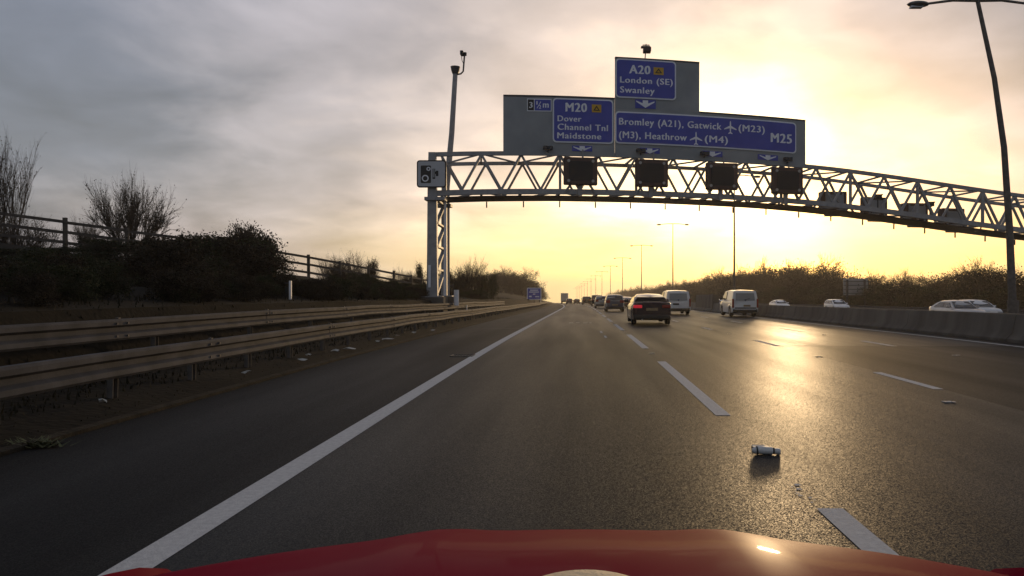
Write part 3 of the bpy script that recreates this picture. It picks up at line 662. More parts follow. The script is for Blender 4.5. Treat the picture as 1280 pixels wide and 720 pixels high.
for i, (x, y, h) in enumerate(((-7.75, 18.9, .50), (-6.2, 38.5, .55), (-6.3, 132, 1.6))):
    t = thing('marker_post', P(x, y, H(x, y)), ['white marker post with a small plate at the foot of the bank behind the rails', 'thin marker post between the two rails near the gantry leg', 'thin pale marker post beyond the blue roadside sign'][i], 'marker post', 'marker posts on the left verge')
    MB().beam((0, 0, 0), (0, 0, h), .055, .055).build('post', M['white'], t); MB().box((-.07, 0, h-.06), (.16, .03, .03)).build('plate', M['galv'], t)
    if i == 0: MB().box((-.09, .05, h*.4), (.10, .1, h*.55)).build('box', M['trim'], t)

# ------------------------------------------------------------------ timber fence on the bank
fpts = []; y = 12.0
def fpos(y): x = fl_x(y); return Vector(P(x, y, H(x, y)))
while y < 92:
    fpts.append(fpos(y)); 
    yy = y
    while (Vector(fpos(yy))-fpts[-1]).length < (2.35 if y < 60 else 2.8): yy += .05
    y = yy
fen = thing('timber_fence', (0, 0, 0), 'weathered post and three-rail timber fence along the crest of the left bank', 'fence')
for i, p in enumerate(fpts):
    MB().beam(p-Vector((0, 0, .3)), p+Vector((random.uniform(-.02, .02), 0, 1.36+random.uniform(-.03, .03))), .14, .11, (0, 1, 0)).build('fence_post', M['timber'], fen)
    if i:
        q = fpts[i-1]
        for h in (.35, .78, 1.2):
            MB().beam(q+Vector((0, 0, h+random.uniform(-.02, .02))), p+Vector((0, 0, h+random.uniform(-.02, .02))), .045, .12).build('rail', M['timber'], fen)

# ------------------------------------------------------------------ trees and scrub
def grow(mt, mw, ml, p, d, L, r, lev, maxlev, rnd, spread, leafs, upw=.25):
    n = 4 if lev < 2 else 3; pts = [p]; q = p.copy(); dd = d.copy()
    for i in range(n):
        dd = (dd+Vector((rnd.uniform(-1, 1), rnd.uniform(-1, 1), rnd.uniform(-.5, 1)*upw+.05))*.22).normalized(); q = q+dd*L/n; pts.append(q.copy())
    rr = [r*(1-.62*i/n) for i in range(n+1)]
    (mt if lev < 2 else mw).tube(pts, rr, 6 if lev == 0 else 4 if lev == 1 else 3, cap=False)
    if lev >= maxlev:
        for _ in range(leafs):
            c = pts[rnd.randint(1, n)]+Vector((rnd.gauss(0, .06), rnd.gauss(0, .06), rnd.gauss(0, .06))); s = rnd.uniform(.02, .05)
            a = Vector((rnd.gauss(0, 1), rnd.gauss(0, 1), rnd.gauss(0, 1))).normalized(); b_ = a.cross(Vector((rnd.gauss(0, 1), rnd.gauss(0, 1), rnd.gauss(0, 1)))).normalized()
            ml.add([c-a*s, c+b_*s*.7, c+a*s, c-b_*s*.7], [(0, 1, 2, 3)])
        return
    kids = (7, 6, 5, 4)[lev] if lev < 4 else 3
    for k in range(kids):
        f = rnd.uniform(.25, 1) if lev else .3+.7*k/(kids-1)
        i = min(n-1, int(f*n)); base = pts[i].lerp(pts[i+1], f*n-i if f < 1 else 1)
        a = rnd.uniform(0, 6.283)+k*2.4; tilt = spread*rnd.uniform(.7, 1.25)
        t = dd.orthogonal().normalized(); t.rotate(Matrix.Rotation(a, 3, dd)); nd = (dd*math.cos(tilt)+t*math.sin(tilt)+Vector((0, 0, upw))).normalized()
        grow(mt, mw, ml, base, nd, L*rnd.uniform(.5, .78), max(.008, r*.45), lev+1, maxlev, rnd, spread, leafs, upw)
def make_tree(name, label, cat, group, seed, h, spread, maxlev, leafs, stems=1, leafm='bud', cloud=0, cloudr=(1, 1, 1), trunk_r=.09, upw=.25, leafsize=.07, fan=.35):
    rnd = random.Random(seed); t = thing(name, (0, 0, 0), label, cat, group); mt, mw, ml = MB(), MB(), MB()
    for s in range(stems):
        d = Vector((0, 0, 1)) if stems == 1 else Vector((fan*1.6*math.cos(s*2.4)*((s+.5)/stems)**.5, fan*1.6*math.sin(s*2.4)*((s+.5)/stems)**.5, 1)).normalized()
        b0 = Vector((rnd.gauss(0, .12), rnd.gauss(0, .12), -.15)) if stems > 1 else Vector((0, 0, -.2))
        grow(mt, mw, ml, b0, d, h*(.50 if stems == 1 else .42), trunk_r if stems == 1 else trunk_r*.6, 0, maxlev, rnd, spread, leafs, upw)
    # clumps of small faces spread through the crown's volume
    clumps = [(rnd.gauss(0, .42)*cloudr[0]*h*.5, rnd.gauss(0, .42)*cloudr[1]*h*.5, h*(.08+.72*rnd.random()**.8)*cloudr[2]) for _ in range(36)]
    for _ in range(cloud):
        c = clumps[rnd.randrange(36)]; k = max(.25, 1-(c[2]/h)**2*.5)
        p = Vector((c[0]*k+rnd.gauss(0, .085)*h, c[1]*k+rnd.gauss(0, .085)*h, max(.02, c[2]+rnd.gauss(0, .07)*h))); s = rnd.uniform(.5, 1.2)*leafsize
        a = Vector((rnd.gauss(0, 1), rnd.gauss(0, 1), rnd.gauss(0, 1))).normalized(); b_ = a.cross(Vector((rnd.gauss(0, 1), rnd.gauss(0, 1), rnd.gauss(0, 1)))).normalized()
        ml.add([p-a*s, p+b_*s*.6, p+a*s, p-b_*s*.6], [(0, 1, 2, 3)])
    mt.build('trunk', M['bark'], t)
    cr = mw.build('crown', M['twig'], t)
    if ml.v: ml.build('foliage', M[leafm], t)
    return t
G_TR = 'bare trees standing on the left bank'
tA = make_tree('bare_tree', 'bushy leafless tree with fanned twigs rising over the bank left of the fence', 'tree', G_TR, 3, 5.0, .42, 3, 1, stems=13, trunk_r=.10, upw=.14, fan=.62)
tB = make_tree('bare_tree', 'tall thin leafless tree at the very left edge', 'tree', G_TR, 11, 7.2, .34, 3, 1, stems=5, trunk_r=.11, upw=.35, fan=.22)
tC = make_tree('bare_tree', 'low spreading leafless tree behind the fence left of the gantry leg', 'tree', G_TR, 21, 4.4, .48, 3, 1, stems=11, trunk_r=.09, upw=.12, fan=.75)
sD = make_tree('scrub_bush', 'dark tangled scrub bush in the thicket on the left bank', 'bush', 'scrub thicket on the left bank', 31, 2.6, .7, 3, 2, stems=6, leafm='leaf', cloud=5200, cloudr=(1.1, 1.1, 1), trunk_r=.05, upw=.2, leafsize=.055)
sE = make_tree('scrub_bush', 'dark tangled scrub bush in the thicket on the left bank', 'bush', 'scrub thicket on the left bank', 41, 2.3, .8, 3, 2, stems=6, leafm='bud', cloud=4200, cloudr=(1.3, 1.3, 1), trunk_r=.05, upw=.15, leafsize=.055)
tF = make_tree('roadside_tree', 'brown early spring tree in the belt beyond the oncoming lanes', 'tree', 'tree belt along the right side', 51, 7.0, .55, 4, 1, stems=1, leafm='bud', cloud=3800, cloudr=(.85, .85, 1), trunk_r=.16, upw=.3, leafsize=.11)
tG = make_tree('roadside_tree', 'brown early spring tree in the belt beyond the oncoming lanes', 'tree', 'tree belt along the right side', 61, 6.2, .65, 4, 1, stems=3, leafm='bud', cloud=4200, cloudr=(1.1, 1.1, .95), trunk_r=.13, upw=.25, leafsize=.11)
def ground_at(x, y): return P(x, y, H(x, y)-.05)
place(tA, ground_at(-20.6, 32.5), rz=.4, sc=(.60, .60, 1.02))
place(tB, ground_at(-27.4, 34), rz=1.2, sc=(.62, .62, 1.05))
def more(src, x, y, rz, sc, label, group=None):
    return place(copy_tree(src), ground_at(x, y), rz, sc, label, group)
more(tC, -22.5, 33, 2.0, (.5, .5, .55), 'small thin leafless sapling behind the rail fence near the left edge')
more(tC, -26.8, 33.5, .5, (.8, .8, .75), 'low leafless bush under the tall tree at the left edge')
more(tB, -24.6, 35, 2.9, (.4, .4, .45), 'slender leafless sapling just left of the bushy bare tree')
place(tC, ground_at(-15.3, 46.5), rz=.2, sc=(.60, .60, .80))
more(tA, -17.0, 49, 1.5, (.55, .55, .68), 'leafless bush overlapping the fence, left one of the clump left of the gantry leg')
more(tA, -14.6, 58, 2.4, (.45, .45, .66), 'small leafless shrub close to the left side of the gantry leg')
more(tC, -12.4, 52.5, 3.3, (.45, .45, .55), 'short twiggy shrub at the low end of the fence')
more(tA, -9.8, 63, 4.0, (.62, .62, .92), 'leafless bush just right of the gantry leg')
more(tC, -11.0, 66, 5.0, (.8, .8, .8), 'second leafless bush right of the gantry leg, farther back')
# scrub thicket
rnd = random.Random(5); bush = []
for i in range(58):
    y = rnd.uniform(13, 35); f = rnd.uniform(.0, 1)
    fx = fl_x(y); x = -8.6+(fx+1.2+8.6)*f
    px = 726+x*885/y
    if px > 318 or px < -160: continue
    bush.append((x, y, rnd.uniform(.7, 1.1)))
bush += [(-12.9, 28.2, 1.0), (-12.5, 27.0, 1.0), (-13.4, 29.0, 1.1), (-14.0, 29.5, 1.1), (-15.2, 30.4, 1.1), (-16.4, 31.3, 1.0), (-17.7, 32, .9), (-12.2, 24.6, 1.0), (-11.2, 21.6, .9), (-11.6, 25.5, .8)]
bush += [(-10.4, 60.5, .72), (-9.0, 64.5, .62), (-11.8, 61, .7), (-8.6, 70, .55), (-9.4, 76, .5), (-12.5, 55, .45), (-14.0, 47.5, .45), (-15.4, 44.2, .4), (-11.6, 49, .35), (-13, 42, .42), (-12.6, 37, .35)]
for i in range(190):
    y = 7+53*rnd.random()**1.4; x = -7.65-rnd.random()**1.6*min(5.0, abs(fl_x(y))-8.6); bush.append((x, y, rnd.uniform(.26, .42)))
def real_height(t):
    zs = sorted(v.co.z for c in t.children for v in c.data.vertices); return zs[int(len(zs)*.97)]
hD, hE = real_height(sD), real_height(sE); print('bush heights', hD, hE)
first = {0: True, 1: True}
for i, (x, y, s) in enumerate(bush):
    src = (sD, sE)[i % 2]
    t = src if first[i % 2] else copy_tree(src); first[i % 2] = False
    lift = .0
    zc = max(.25, min(1.25, s))
    # keep the crest of the thicket near a common line
    top = 1.1+(.083 if x/y > -.675 else .055)*y if y < 34 else 9
    g0 = H(x, y); hz = min(1.1, max(.13, (top-g0)/(hD, hE)[i % 2]-.02)) if s > .43 else s*(.75 if x > -9 else .8)
    lab = 'low dark bramble clump on the bank slope just behind the rear rail' if s < .43 and y < 40 else 'dark tangled scrub bush in the thicket on the left bank' if y < 40 else 'low brown scrub bush at the foot of the fence near the gantry leg'
    grp = 'bramble clumps behind the rear rail' if s < .43 and y < 40 else 'scrub thicket on the left bank' if y < 40 else 'low scrub near the gantry leg'
    place(t, ground_at(x, y), rz=rnd.uniform(0, 6.28), sc=(s*rnd.uniform(.8, 1.1), s*rnd.uniform(.8, 1.1), hz*rnd.uniform(.85, 1.12)), label=lab, group=grp)
# far left wooded slope
n = 0
for i in range(46):
    y = 138+i*5.2+rnd.uniform(-2, 2); x = -9.2-rnd.uniform(0, 11)
    t = copy_tree((tF, tG)[i % 2]); sc = interp([(138, .60), (160, .88), (200, .98), (260, .8), (380, .75)], y)*rnd.uniform(.8, 1.15)
    place(t, P(x, y, H(x, y)-.1), rz=rnd.uniform(0, 6.28), sc=(sc*1.3, sc*1.3, sc), label='rounded distant tree on the wooded slope left of the road', group='trees on the distant left slope')
# right tree belt
ft = {0: True, 1: True}
for i in range(124):
    y = 50+(i//2)*5.4*(1+i*.004)+rnd.uniform(-2, 2); x = 37.5+rnd.uniform(-1, 2.5)+(i % 2)*5
    sc = interp([(50, .66), (62, .72), (80, .72), (98, .62), (112, .86), (125, 1.2), (160, 1.3), (220, 1.2), (300, 1.2), (700, 1.3)], y)*rnd.uniform(.82, 1.16)
    s_ = i % 3 == 0; k = 0 if s_ else 1; src = (tF, tG)[k]
    t = src if ft[k] else copy_tree(src); ft[k] = False
    place(t, P(x, y, H(x, y)-.1), rz=rnd.uniform(0, 6.28), sc=(sc*1.15, sc*1.15, sc), label='brown early spring tree in the belt beyond the oncoming lanes', group='tree belt along the right side')
for i in range(64):
    y = 48+i*3.1*(1+i*.01); x = 35.8+rnd.uniform(-.6, .8)
    s_ = rnd.uniform(.9, 1.3); t = copy_tree((sD, sE)[i % 2]); place(t, P(x, y, H(x, y)-.1), rz=rnd.uniform(0, 6.28), sc=(s_*1.4, s_*1.4, s_*interp([(48, .85), (60, .95), (90, 1.1), (200, 1.5)], y)), label='dark hedge bush along the far verge under the brown tree belt', group='hedge along the far verge')
# verge grass and rough ground cover
mb = MB()
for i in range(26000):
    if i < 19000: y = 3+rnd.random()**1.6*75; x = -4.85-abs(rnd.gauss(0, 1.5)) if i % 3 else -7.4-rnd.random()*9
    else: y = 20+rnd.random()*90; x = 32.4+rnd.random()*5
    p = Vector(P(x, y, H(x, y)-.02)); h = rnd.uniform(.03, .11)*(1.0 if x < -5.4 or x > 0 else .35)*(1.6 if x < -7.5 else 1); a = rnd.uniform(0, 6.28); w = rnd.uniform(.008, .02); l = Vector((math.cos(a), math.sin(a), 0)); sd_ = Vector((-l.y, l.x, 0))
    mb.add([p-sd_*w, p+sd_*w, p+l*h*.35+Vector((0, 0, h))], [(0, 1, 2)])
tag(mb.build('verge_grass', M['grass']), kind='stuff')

# ------------------------------------------------------------------ vehicles
def wheel(t, x, y, r, w):
    side = 1 if x > 0 else -1
    prof = [(0, .0), (r*.62, .0), (r*.66, -.01), (r*.93, -.0), (r, .03), (r, w-.03), (r*.93, w), (r*.5, w)]
    def lathe(pr, n=20):
        mb = MB(); rs = []
        for (rr, ax) in pr: rs.append([(side*(-ax), rr*math.cos(2*math.pi*k/n), rr*math.sin(2*math.pi*k/n)) for k in range(n)])
        return mb.rings(rs, caps=True)
    h = thing_part('wheel', t, (x, y, r)); 
    ty = lathe([(r*.60, .0030), (r*.66, -.004), (r*.93, 0), (r, .03), (r, w-.03), (r*.93, w), (r*.5, w)]).build('tyre', M['tyre'], h, smooth=True)
    mb = lathe([(r*.12, -.012), (r*.2, .0), (r*.58, .02), (r*.62, -.002), (r*.64, .03)], 20)
    for k in range(7):
        a = 2*math.pi*k/7; mb.beam((side*.004, math.cos(a)*r*.15, math.sin(a)*r*.15), (side*.006, math.cos(a)*r*.58, math.sin(a)*r*.58), .05, .02, (1, 0, 0))
    mb.build('rim', M['rim'], h, smooth=True)
def thing_part(name, t, loc):
    o = bpy.data.objects.new(name, None); C.objects.link(o); o.parent = t; o.location = loc; return o
def car(name, label, cat, group, S, col, lit=False, plate='plate'):
    """S: L, W, H, zb, belt, boot, nose, rg0 (rear glass base y), rr (roof rear y), rf (roof front y), wb (windscreen base y), kind. Rear at y=0, front at +L."""
    t = thing(name, (0, 0, 0), label, cat, group); L, W, Hh = S['L'], S['W'], S['H']; r = S.get('r', .32); w = W/2
    y1, y2 = S.get('ra', .78), L-S.get('fa', .85); zb = S.get('zb', .20); belt = S['belt']
    yy = sorted(set([0, .03, .10, .22, L-.03, L-.1, L-.25]+[.22+(L-.47)*i/44 for i in range(45)]))
    def top(y):
        return interp(S['top'], y)
    rs = []
    for y in yy:
        e = min(y, L-y); wd = w*interp([(0, .86), (.03, .915), (.10, .955), (.3, .985), (.8, 1.0)], e) if S['kind'] != 'van' or y > L/2 else w*interp([(0, .96), (.03, .985), (.1, 1.0)], e)
        z0 = zb+interp([(0, .10), (.1, .03), (.3, 0)], e); T = top(y)
        arch = z0
        for yw in (y1, y2):
            q = (r+.065)**2-(y-yw)**2
            if q > 0: arch = max(arch, r+math.sqrt(q))
        a = min(arch, T-.10); m_ = max(a+.02, z0+(T-z0)*.45); sh = max(m_+.02, T-.10)
        half = [(0, min(a, .62)), (wd*.80, min(a, .62)) , (wd*.93, a), (wd*.992, a+.015), (wd*1.0, m_), (wd*.985, sh), (wd*.955, T-.03), (wd*.90, T), (wd*.5, T+.022), (0, T+.03)]
        ring = [(x, y, z) for x, z in half]+[(-x, y, z) for x, z in half[-2:0:-1]]
        rs.append(ring)
    MB().rings(rs).build('body', col, t, smooth=True)
    MB().box((0, L/2, zb+.17), (W*.62, L*.93, .30)).build('underbody', M['trim'], t)
    # cabin
    rg, rr_, rf, wb = S['rg0'], S['rr'], S['rf'], S['wb']; cb, ct = w*S.get('cb', .90), w*S.get('ct', .70); zt = Hh
    def crow(y, z, hw, crown=0, n=5): return [(hw*math.sin(R(90)*(-1+2*i/(n-1))) if False else hw*(-1+2*i/(n-1)), y, z+crown*(1-(-1+2*i/(n-1))**2)) for i in range(n)]
    st = [(rg-.02, top(max(0, rg))-.02, cb, cb), (rr_*.45+rg*.55, None, None, None), (rr_, None, None, None)]
    # outline stations: (y, zroof, half width at roof)
    zr0 = top(max(.0, rg))
    stations = [(rg, zr0+.01, cb*.985), (rg+(rr_-rg)*.5, zr0+(zt-zr0)*.60, cb+(ct-cb)*.58), (rr_, zt-.045, ct*1.02), (rr_+(rf-rr_)*.25, zt-.008, ct), (rr_+(rf-rr_)*.6, zt, ct), (rf, zt-.05, ct*.99), (rf+(wb-rf)*.5, (zt+top(wb))/2+.01, (ct+cb)*.5), (wb, top(wb)+.01, cb*.97)]
    rs = []
    for y, z, hw in stations:
        zbase = min(top(y)-.02, z-.005); f = (z-zbase)/max(.01, zt-zbase)
        ring = [(-cb, y, zbase), (-(cb*.45+hw*.55), y, zbase+(z-zbase)*.55), (-hw, y, z-.035*f), (-hw*.86, y, z), (0, y, z+.03*f), (hw*.86, y, z), (hw, y, z-.035*f), (cb*.45+hw*.55, y, zbase+(z-zbase)*.55), (cb, y, zbase)]
        rs.append(ring)
    MB().rings(rs).build('roof', col, t, smooth=True)
    # glass, a little proud of the pillars
    def lerp3(a, b_, f): return tuple(a[i]+(b_[i]-a[i])*f for i in range(3))
    def glass_quad(nm, A, B, C_, D, off_, ins=.08, m=M['glass'], par=t):
        c = [sum(p[i] for p in (A, B, C_, D))/4 for i in range(3)]; o_ = Vector(off_)
        q = [Vector(lerp3(p, c, ins))+o_ for p in (A, B, C_, D)]; q2 = [p-o_*.9 for p in q]
        return MB().add(q+q2, [(0,1,2,3), (7,6,5,4), (0,4,5,1), (1,5,6,2), (2,6,7,3), (3,7,4,0)]).build(nm, m, par)
    if S['kind'] == 'van':
        gy = -.012
        d0, d1 = S['door']
        for sx in (-1, 1):
            pts = [(sx*.015, gy, d0), (sx*w*.84, gy, d0), (sx*w*.84, gy, belt+.02), (sx*ct*.90, rr_*.3+gy-.012, d1), (sx*.015, rr_*.3+gy-.012, d1)]
        A, B, C_, D = (-w*.82, gy, d0), (w*.82, gy, d0), (w*.82, gy, belt), (-w*.82, gy, belt)
        dm = S.get('doorm', 'paint_white')
        mb = MB(); o1 = [(-w*.84, .0, d0), (w*.84, .0, d0), (w*.86, .0, belt*.98), (ct*.95, rr_*.75, d1), (-ct*.95, rr_*.75, d1), (-w*.86, .0, belt*.98)]
        front = [(x*.98, y-.035, z) for x, y, z in o1]; mb.rings([front, [(x, y+.05, z) for x, y, z in o1]]).build('tailgate', M[dm], t, bev=.01)
        g_ = [(x*.84, y-.045, z) for x, y, z in [(-w*.86, .0, belt*.95+.05), (w*.86, .0, belt*.95+.05), (ct*.98, rr_*.70, d1-.08), (-ct*.98, rr_*.70, d1-.08)]]
        if S.get('rearglass', True): MB().rings([g_, [(x, y+.03, z) for x, y, z in g_]]).build('rear_window', M[S.get('gm', 'glass')], t)
        MB().box((0, -.045, d0+.16), (W*.80, .03, .07)).build('step_trim', M['trim'], t) if S.get('step') else None
        MB().box((-.17 if not S.get('step') else .1, -.05, d0+.30), (.42, .02, .11)).build('number_plate', M['trim' if not S.get('step') else 'plate'], t)
        MB().tube([(0, -.035, belt+.02), (0, -.055, belt+.02)], .055, 12).build('badge', M['paint_blue'], t)
        if S.get('step'): MB().beam((-.1, -.06, belt+.02), (.30, -.03, belt+.14), .02, .02).build('wiper', M['trim'], t)
    else:
        o_ = (0, -.012, .010); zt_ = zt-.075
        A, B, C_, D = (-cb*.88, rg+.02, zr0+.035), (cb*.88, rg+.02, zr0+.035), (ct*.93, rr_-.03, zt_), (-ct*.93, rr_-.03, zt_)
        m2 = lambda s: (s*(cb*.88+ct*.93)/2*.99, (rg+rr_)/2-.005, zr0+(zt-zr0)*.585)
        mb = MB(); q = [A, B, m2(1), C_, D, m2(-1)]; ov = Vector((0, -.022, .022)); mb.rings([[Vector(p)+ov for p in q], [Vector(p)-ov*.4 for p in q]]).build('rear_window', M['glass'], t)
        if S.get('tg'): MB().rings([[(-w*.80, yq, .40), (w*.80, yq, .40), (w*.84, yq, .9), (w*.80, yq+.03, .95), (-w*.80, yq+.03, .95), (-w*.84, yq, .9)] for yq in (-.025, .06)]).build('tailgate', M[S['tg']], t)
        MB().box((0, -.03 if S['kind'] != 'coupe' else .0, S.get('plz', .66)), (.50, .04, .11)).build('number_plate', M[plate], t)
    ov = Vector((0, .016, .016)); zw = top(wb)
    q = [(-cb*.86, wb-.05, zw+.06), (cb*.86, wb-.05, zw+.06), (ct*.92, rf+.05, zt-.085), (-ct*.92, rf+.05, zt-.085)]
    MB().rings([[Vector(p)+ov for p in q], [Vector(p)-ov*.5 for p in q]]).build('windscreen', M['glass'], t)
    for s in (-1, 1):
        zb_, zt_ = belt+.05, zt-.12; xa = lambda z: s*((cb+(ct-cb)*((z-belt)/(zt-belt)))*1.0+.026)
        if S['kind'] == 'van': segs = [(rf-.75, wb-.45, rf-.72, rf-.02)]
        else:
            m_ = (rr_+rf)/2+.05; segs = [(rg+(.30 if S['kind'] == 'coupe' else .22), m_-.03, rr_+.10, m_-.03), (m_+.03, wb-.32, m_+.03, rf-.05)]
        for a0, a1, b0, b1 in segs:
            q = [(xa(zb_), a0, zb_), (xa(zb_), a1, zb_), (xa(zt_), b1, zt_), (xa(zt_), b0, zt_)]
            MB().rings([q, [(x-s*.04, y, z) for x, y, z in q]]).build('side_window', M['glass'], t)
        # mirror
        mm = MB().box((s*(w+.09), wb-.42, belt+.08), (.20, .13, .14)).build('mirror', col if S['kind'] != 'van' else M['trim'] if S.get('step') else col, t, bev=.03)
        # lamps
        zl = S.get('zl', .78); hl = S.get('hl', .14)
        if S['kind'] == 'van': MB().box((s*w*.93, .0, zl), (.11, .08, .55)).build('tail_light', M['tail'], t, bev=.015)
        else: MB().box((s*(w*.72), .035, zl), (w*.44, .14, hl)).build('tail_light', M['taillit' if lit and s < 0 else 'tail'], t, bev=.03)
        MB().box((s*w*.70, L-.12, interp(S['top'], L-.12)-.14), (w*.42, .24, .14)).build('headlight', M['head'], t, bev=.03)
        for yw in (y1, y2): wheel(t, s*(w-.015), yw, r, .20)
    MB().box((0, .04, zb+.15), (W*.93, .16, .20)).build('rear_bumper', M['trim'], t, bev=.05, seg=3)
    MB().box((0, L-.03, zb+.22), (W*.5, .1, .18)).build('grille', M['trim'], t, bev=.02); MB().box((0, L+.03, zb+.25), (.5, .02, .11)).build('front_plate', M['platew'], t)
    MB().tube([(-w*.5, -.03, zb+.05), (-w*.5, .15, zb+.05)], .035, 8).build('exhaust', M['rim'], t)
    return t
COUPE = dict(kind='coupe', L=4.5, W=1.70, H=1.32, belt=.92, zb=.20, rg0=.32, rr=1.35, rf=2.55, wb=3.35, top=[(0, .93), (.12, .985), (.35, .97), (1, .90), (3.2, .90), (4.0, .80), (4.35, .68), (4.5, .55)], ct=.68, cb=.90, zl=.80, hl=.13, plz=.68, r=.33)
HATCH = dict(kind='hatch', L=4.1, W=1.66, H=1.44, belt=.92, zb=.22, rg0=.10, rr=.50, rf=2.35, wb=3.15, top=[(0, .93), (.3, .93), (3.0, .93), (3.8, .82), (4.0, .70), (4.1, .55)], ct=.76, cb=.94, zl=.88, hl=.24, plz=.60)
SUV = dict(kind='hatch', L=4.5, W=1.80, H=1.72, belt=1.08, zb=.30, rg0=.06, rr=.30, rf=2.6, wb=3.4, top=[(0, 1.08), (3.3, 1.08), (4.2, .98), (4.5, .7)], ct=.84, cb=.95, zl=1.0, hl=.28, plz=.75, r=.37)
VAN = dict(kind='van', L=4.3, W=1.72, H=1.70, belt=1.02, zb=.24, rg0=.02, rr=.16, rf=2.75, wb=3.45, top=[(0, 1.02), (3.3, 1.02), (4.0, .86), (4.3, .6)], ct=.84, cb=.97, door=(.46, 1.58), zl=.85, rearglass=True, gm='board')  # rear window takes the board grey: reflected sky painted into its colour
VAN2 = dict(VAN, W=1.62, H=1.66, L=4.1, wb=3.3, rf=2.55, top=[(0, 1.02), (3.15, 1.02), (3.8, .86), (4.1, .6)], step=True, doorm='paint_white', door=(.40, 1.55))
# main traffic (travelling away)
a = car('parked_car', '', 'car', None, COUPE, M['paint_dark'], lit=True); a.name = 'coupe_car'; a['label'] = 'dark four-seat coupe with a lit left tail light, closest car ahead in the second lane'
place(a, P(3.05, 30.3, 0), rz=R(-.6))
b1 = car('estate_car', 'pale framed dark car following ahead of the coupe in the second lane', 'car', None, dict(HATCH, H=1.46, tg='paint_navy'), M['paint_silver']); place(b1, P(2.95, 61, 0))
for x, y, lab, c_, S, nm_ in ((2.55, 84, 'blue grey car partly hidden at the left of the pale framed dark car', 'paint_silver', HATCH, 'hatchback_car'), (2.9, 108, 'black tall car farthest forward of the queue in the second lane', 'paint_black', SUV, 'tall_car'),
                          (5.75, 86, 'dark red car glimpsed just left of the coupe in the third lane', 'paint_burgundy', COUPE, 'saloon_car'), (5.7, 96, 'black car glimpsed between the coupe and the car in front of it', 'paint_black', HATCH, 'hatchback_car'),
                          (2.9, 146, 'dark boxy four-wheel drive far ahead near the crest', 'paint_black', SUV, 'tall_car'), (2.4, 196, 'small dark car far ahead left of the boxy four-wheel drive', 'paint_dark', HATCH, 'hatchback_car'),
                          (6.2, 222, 'tiny dark car far ahead in the third lane at the crest', 'paint_black', HATCH, 'hatchback_car'), (-.1, 176, 'small dark car right behind the lorry in the nearest lane', 'paint_navy', HATCH, 'hatchback_car'), (3.2, 236, 'pale tiny car at the crest beside the lorry', 'paint_silver', HATCH, 'hatchback_car')):
    place(car(nm_, lab, 'car', None, S, M[c_]), P(x, y, 0), rz=R(2.0) if y > 110 else 0)
v1 = car('white_van', 'white van with blue badge on its tailgate, third lane right of the coupe', 'van', None, VAN, M['paint_white']); place(v1, P(6.75, 49, 0))
v2 = car('white_van', 'white van with black lower trim and rear wiper beside the concrete barrier', 'van', None, VAN2, M['paint_white']); place(v2, P(10.1, 43.5, 0))
# lorry
lo = thing('lorry', P(-.45, 245, 0), 'distant box lorry in the nearest lane at the crest', 'lorry')
MB().box((0, 5, 2.35), (2.5, 10, 2.7)).build('trailer', M['truck'], lo, bev=.04); MB().box((0, 5, .9), (2.2, 9.6, .25)).build('chassis', M['trim'], lo); MB().box((0, 11.3, 1.9), (2.4, 2.0, 2.6)).build('cab', M['paint_navy'], lo, bev=.1)
MB().box((0, -.03, .75), (2.3, .1, .3)).build('under_run_bar', M['trim'], lo); MB().box((-.58, -.03, 2.35), (1.1, .04, 2.5)).box((.58, -.03, 2.35), (1.1, .04, 2.5)).build('rear_door', M['truck'], lo)
for sx in (-1, 1):
    MB().box((sx*.95, -.08, .8), (.4, .04, .15)).build('tail_light', M['tail'], lo)
    for y in (1.2, 2.5, 8.0, 11.2): MB().tube([(sx*.85, y, .5), (sx*1.2, y, .5)], .5, 18).build('wheel', M['tyre'], lo, smooth=True)
# oncoming cars: nose toward the camera
def oncoming(label, S, c_, x, y, z=-.38):
    o = car('oncoming_car', label, 'car', 'white cars on the oncoming carriageway', S, M[c_]); return place(o, P(x, y+S['L'], z+.0), rz=math.pi)
SAL = dict(COUPE, W=1.8, H=1.42, rr=1.2, rf=2.5, wb=3.3)
oncoming('silver grey saloon, left one of the two oncoming cars near the tall lamp post', SAL, 'paint_silver', 25.4, 45.5)
oncoming('white car, right one of the two oncoming cars near the tall lamp post', dict(HATCH, W=1.8), 'paint_white', 29.3, 50.5)
oncoming('white oncoming hatchback in front of the grey sign back', HATCH, 'paint_white', 29.3, 79)
oncoming('white oncoming car under the sun, second from the white van', dict(COUPE, H=1.36), 'paint_white', 26.6, 92)
oncoming('white oncoming car peeping out left of the van beside the barrier', HATCH, 'paint_white', 22.0, 106)

# ------------------------------------------------------------------ own red car (bonnet seen at the bottom edge)
own = thing('red_car', (0, 0, 0), 'glossy red car bonnet filling the bottom edge of the view', 'car')
def bz(x, y):
    e = max(0, y-1.15); z = .858-.36*e*e*(1 if e < .75 else 1)-.10*x*x
    z += .012*math.exp(-((abs(x)-.34)/.10)**2)*max(0, min(1, (y-.6)*2))     # power bulge ridges
    return z-(.9*(max(0, y-1.78))**1.5)
xs = [-.928+.058*i for i in range(33)]; ysb = [.55+.05*i for i in range(31)]
v = []; f = []
for y in ysb:
    nar = 1-.13*max(0, (y-.9))**1.6
    for x in xs: v.append((x*nar, y, bz(x, y)))
nx = len(xs)
for j in range(len(ysb)-1):
    for i in range(nx-1): f.append((j*nx+i, j*nx+i+1, (j+1)*nx+i+1, (j+1)*nx+i))
bo = MB().add(v, f).build('bonnet', M['paint_red'], own, smooth=True); sm = bo.modifiers.new('thick', 'SOLIDIFY'); sm.thickness = .03; sm.offset = -1
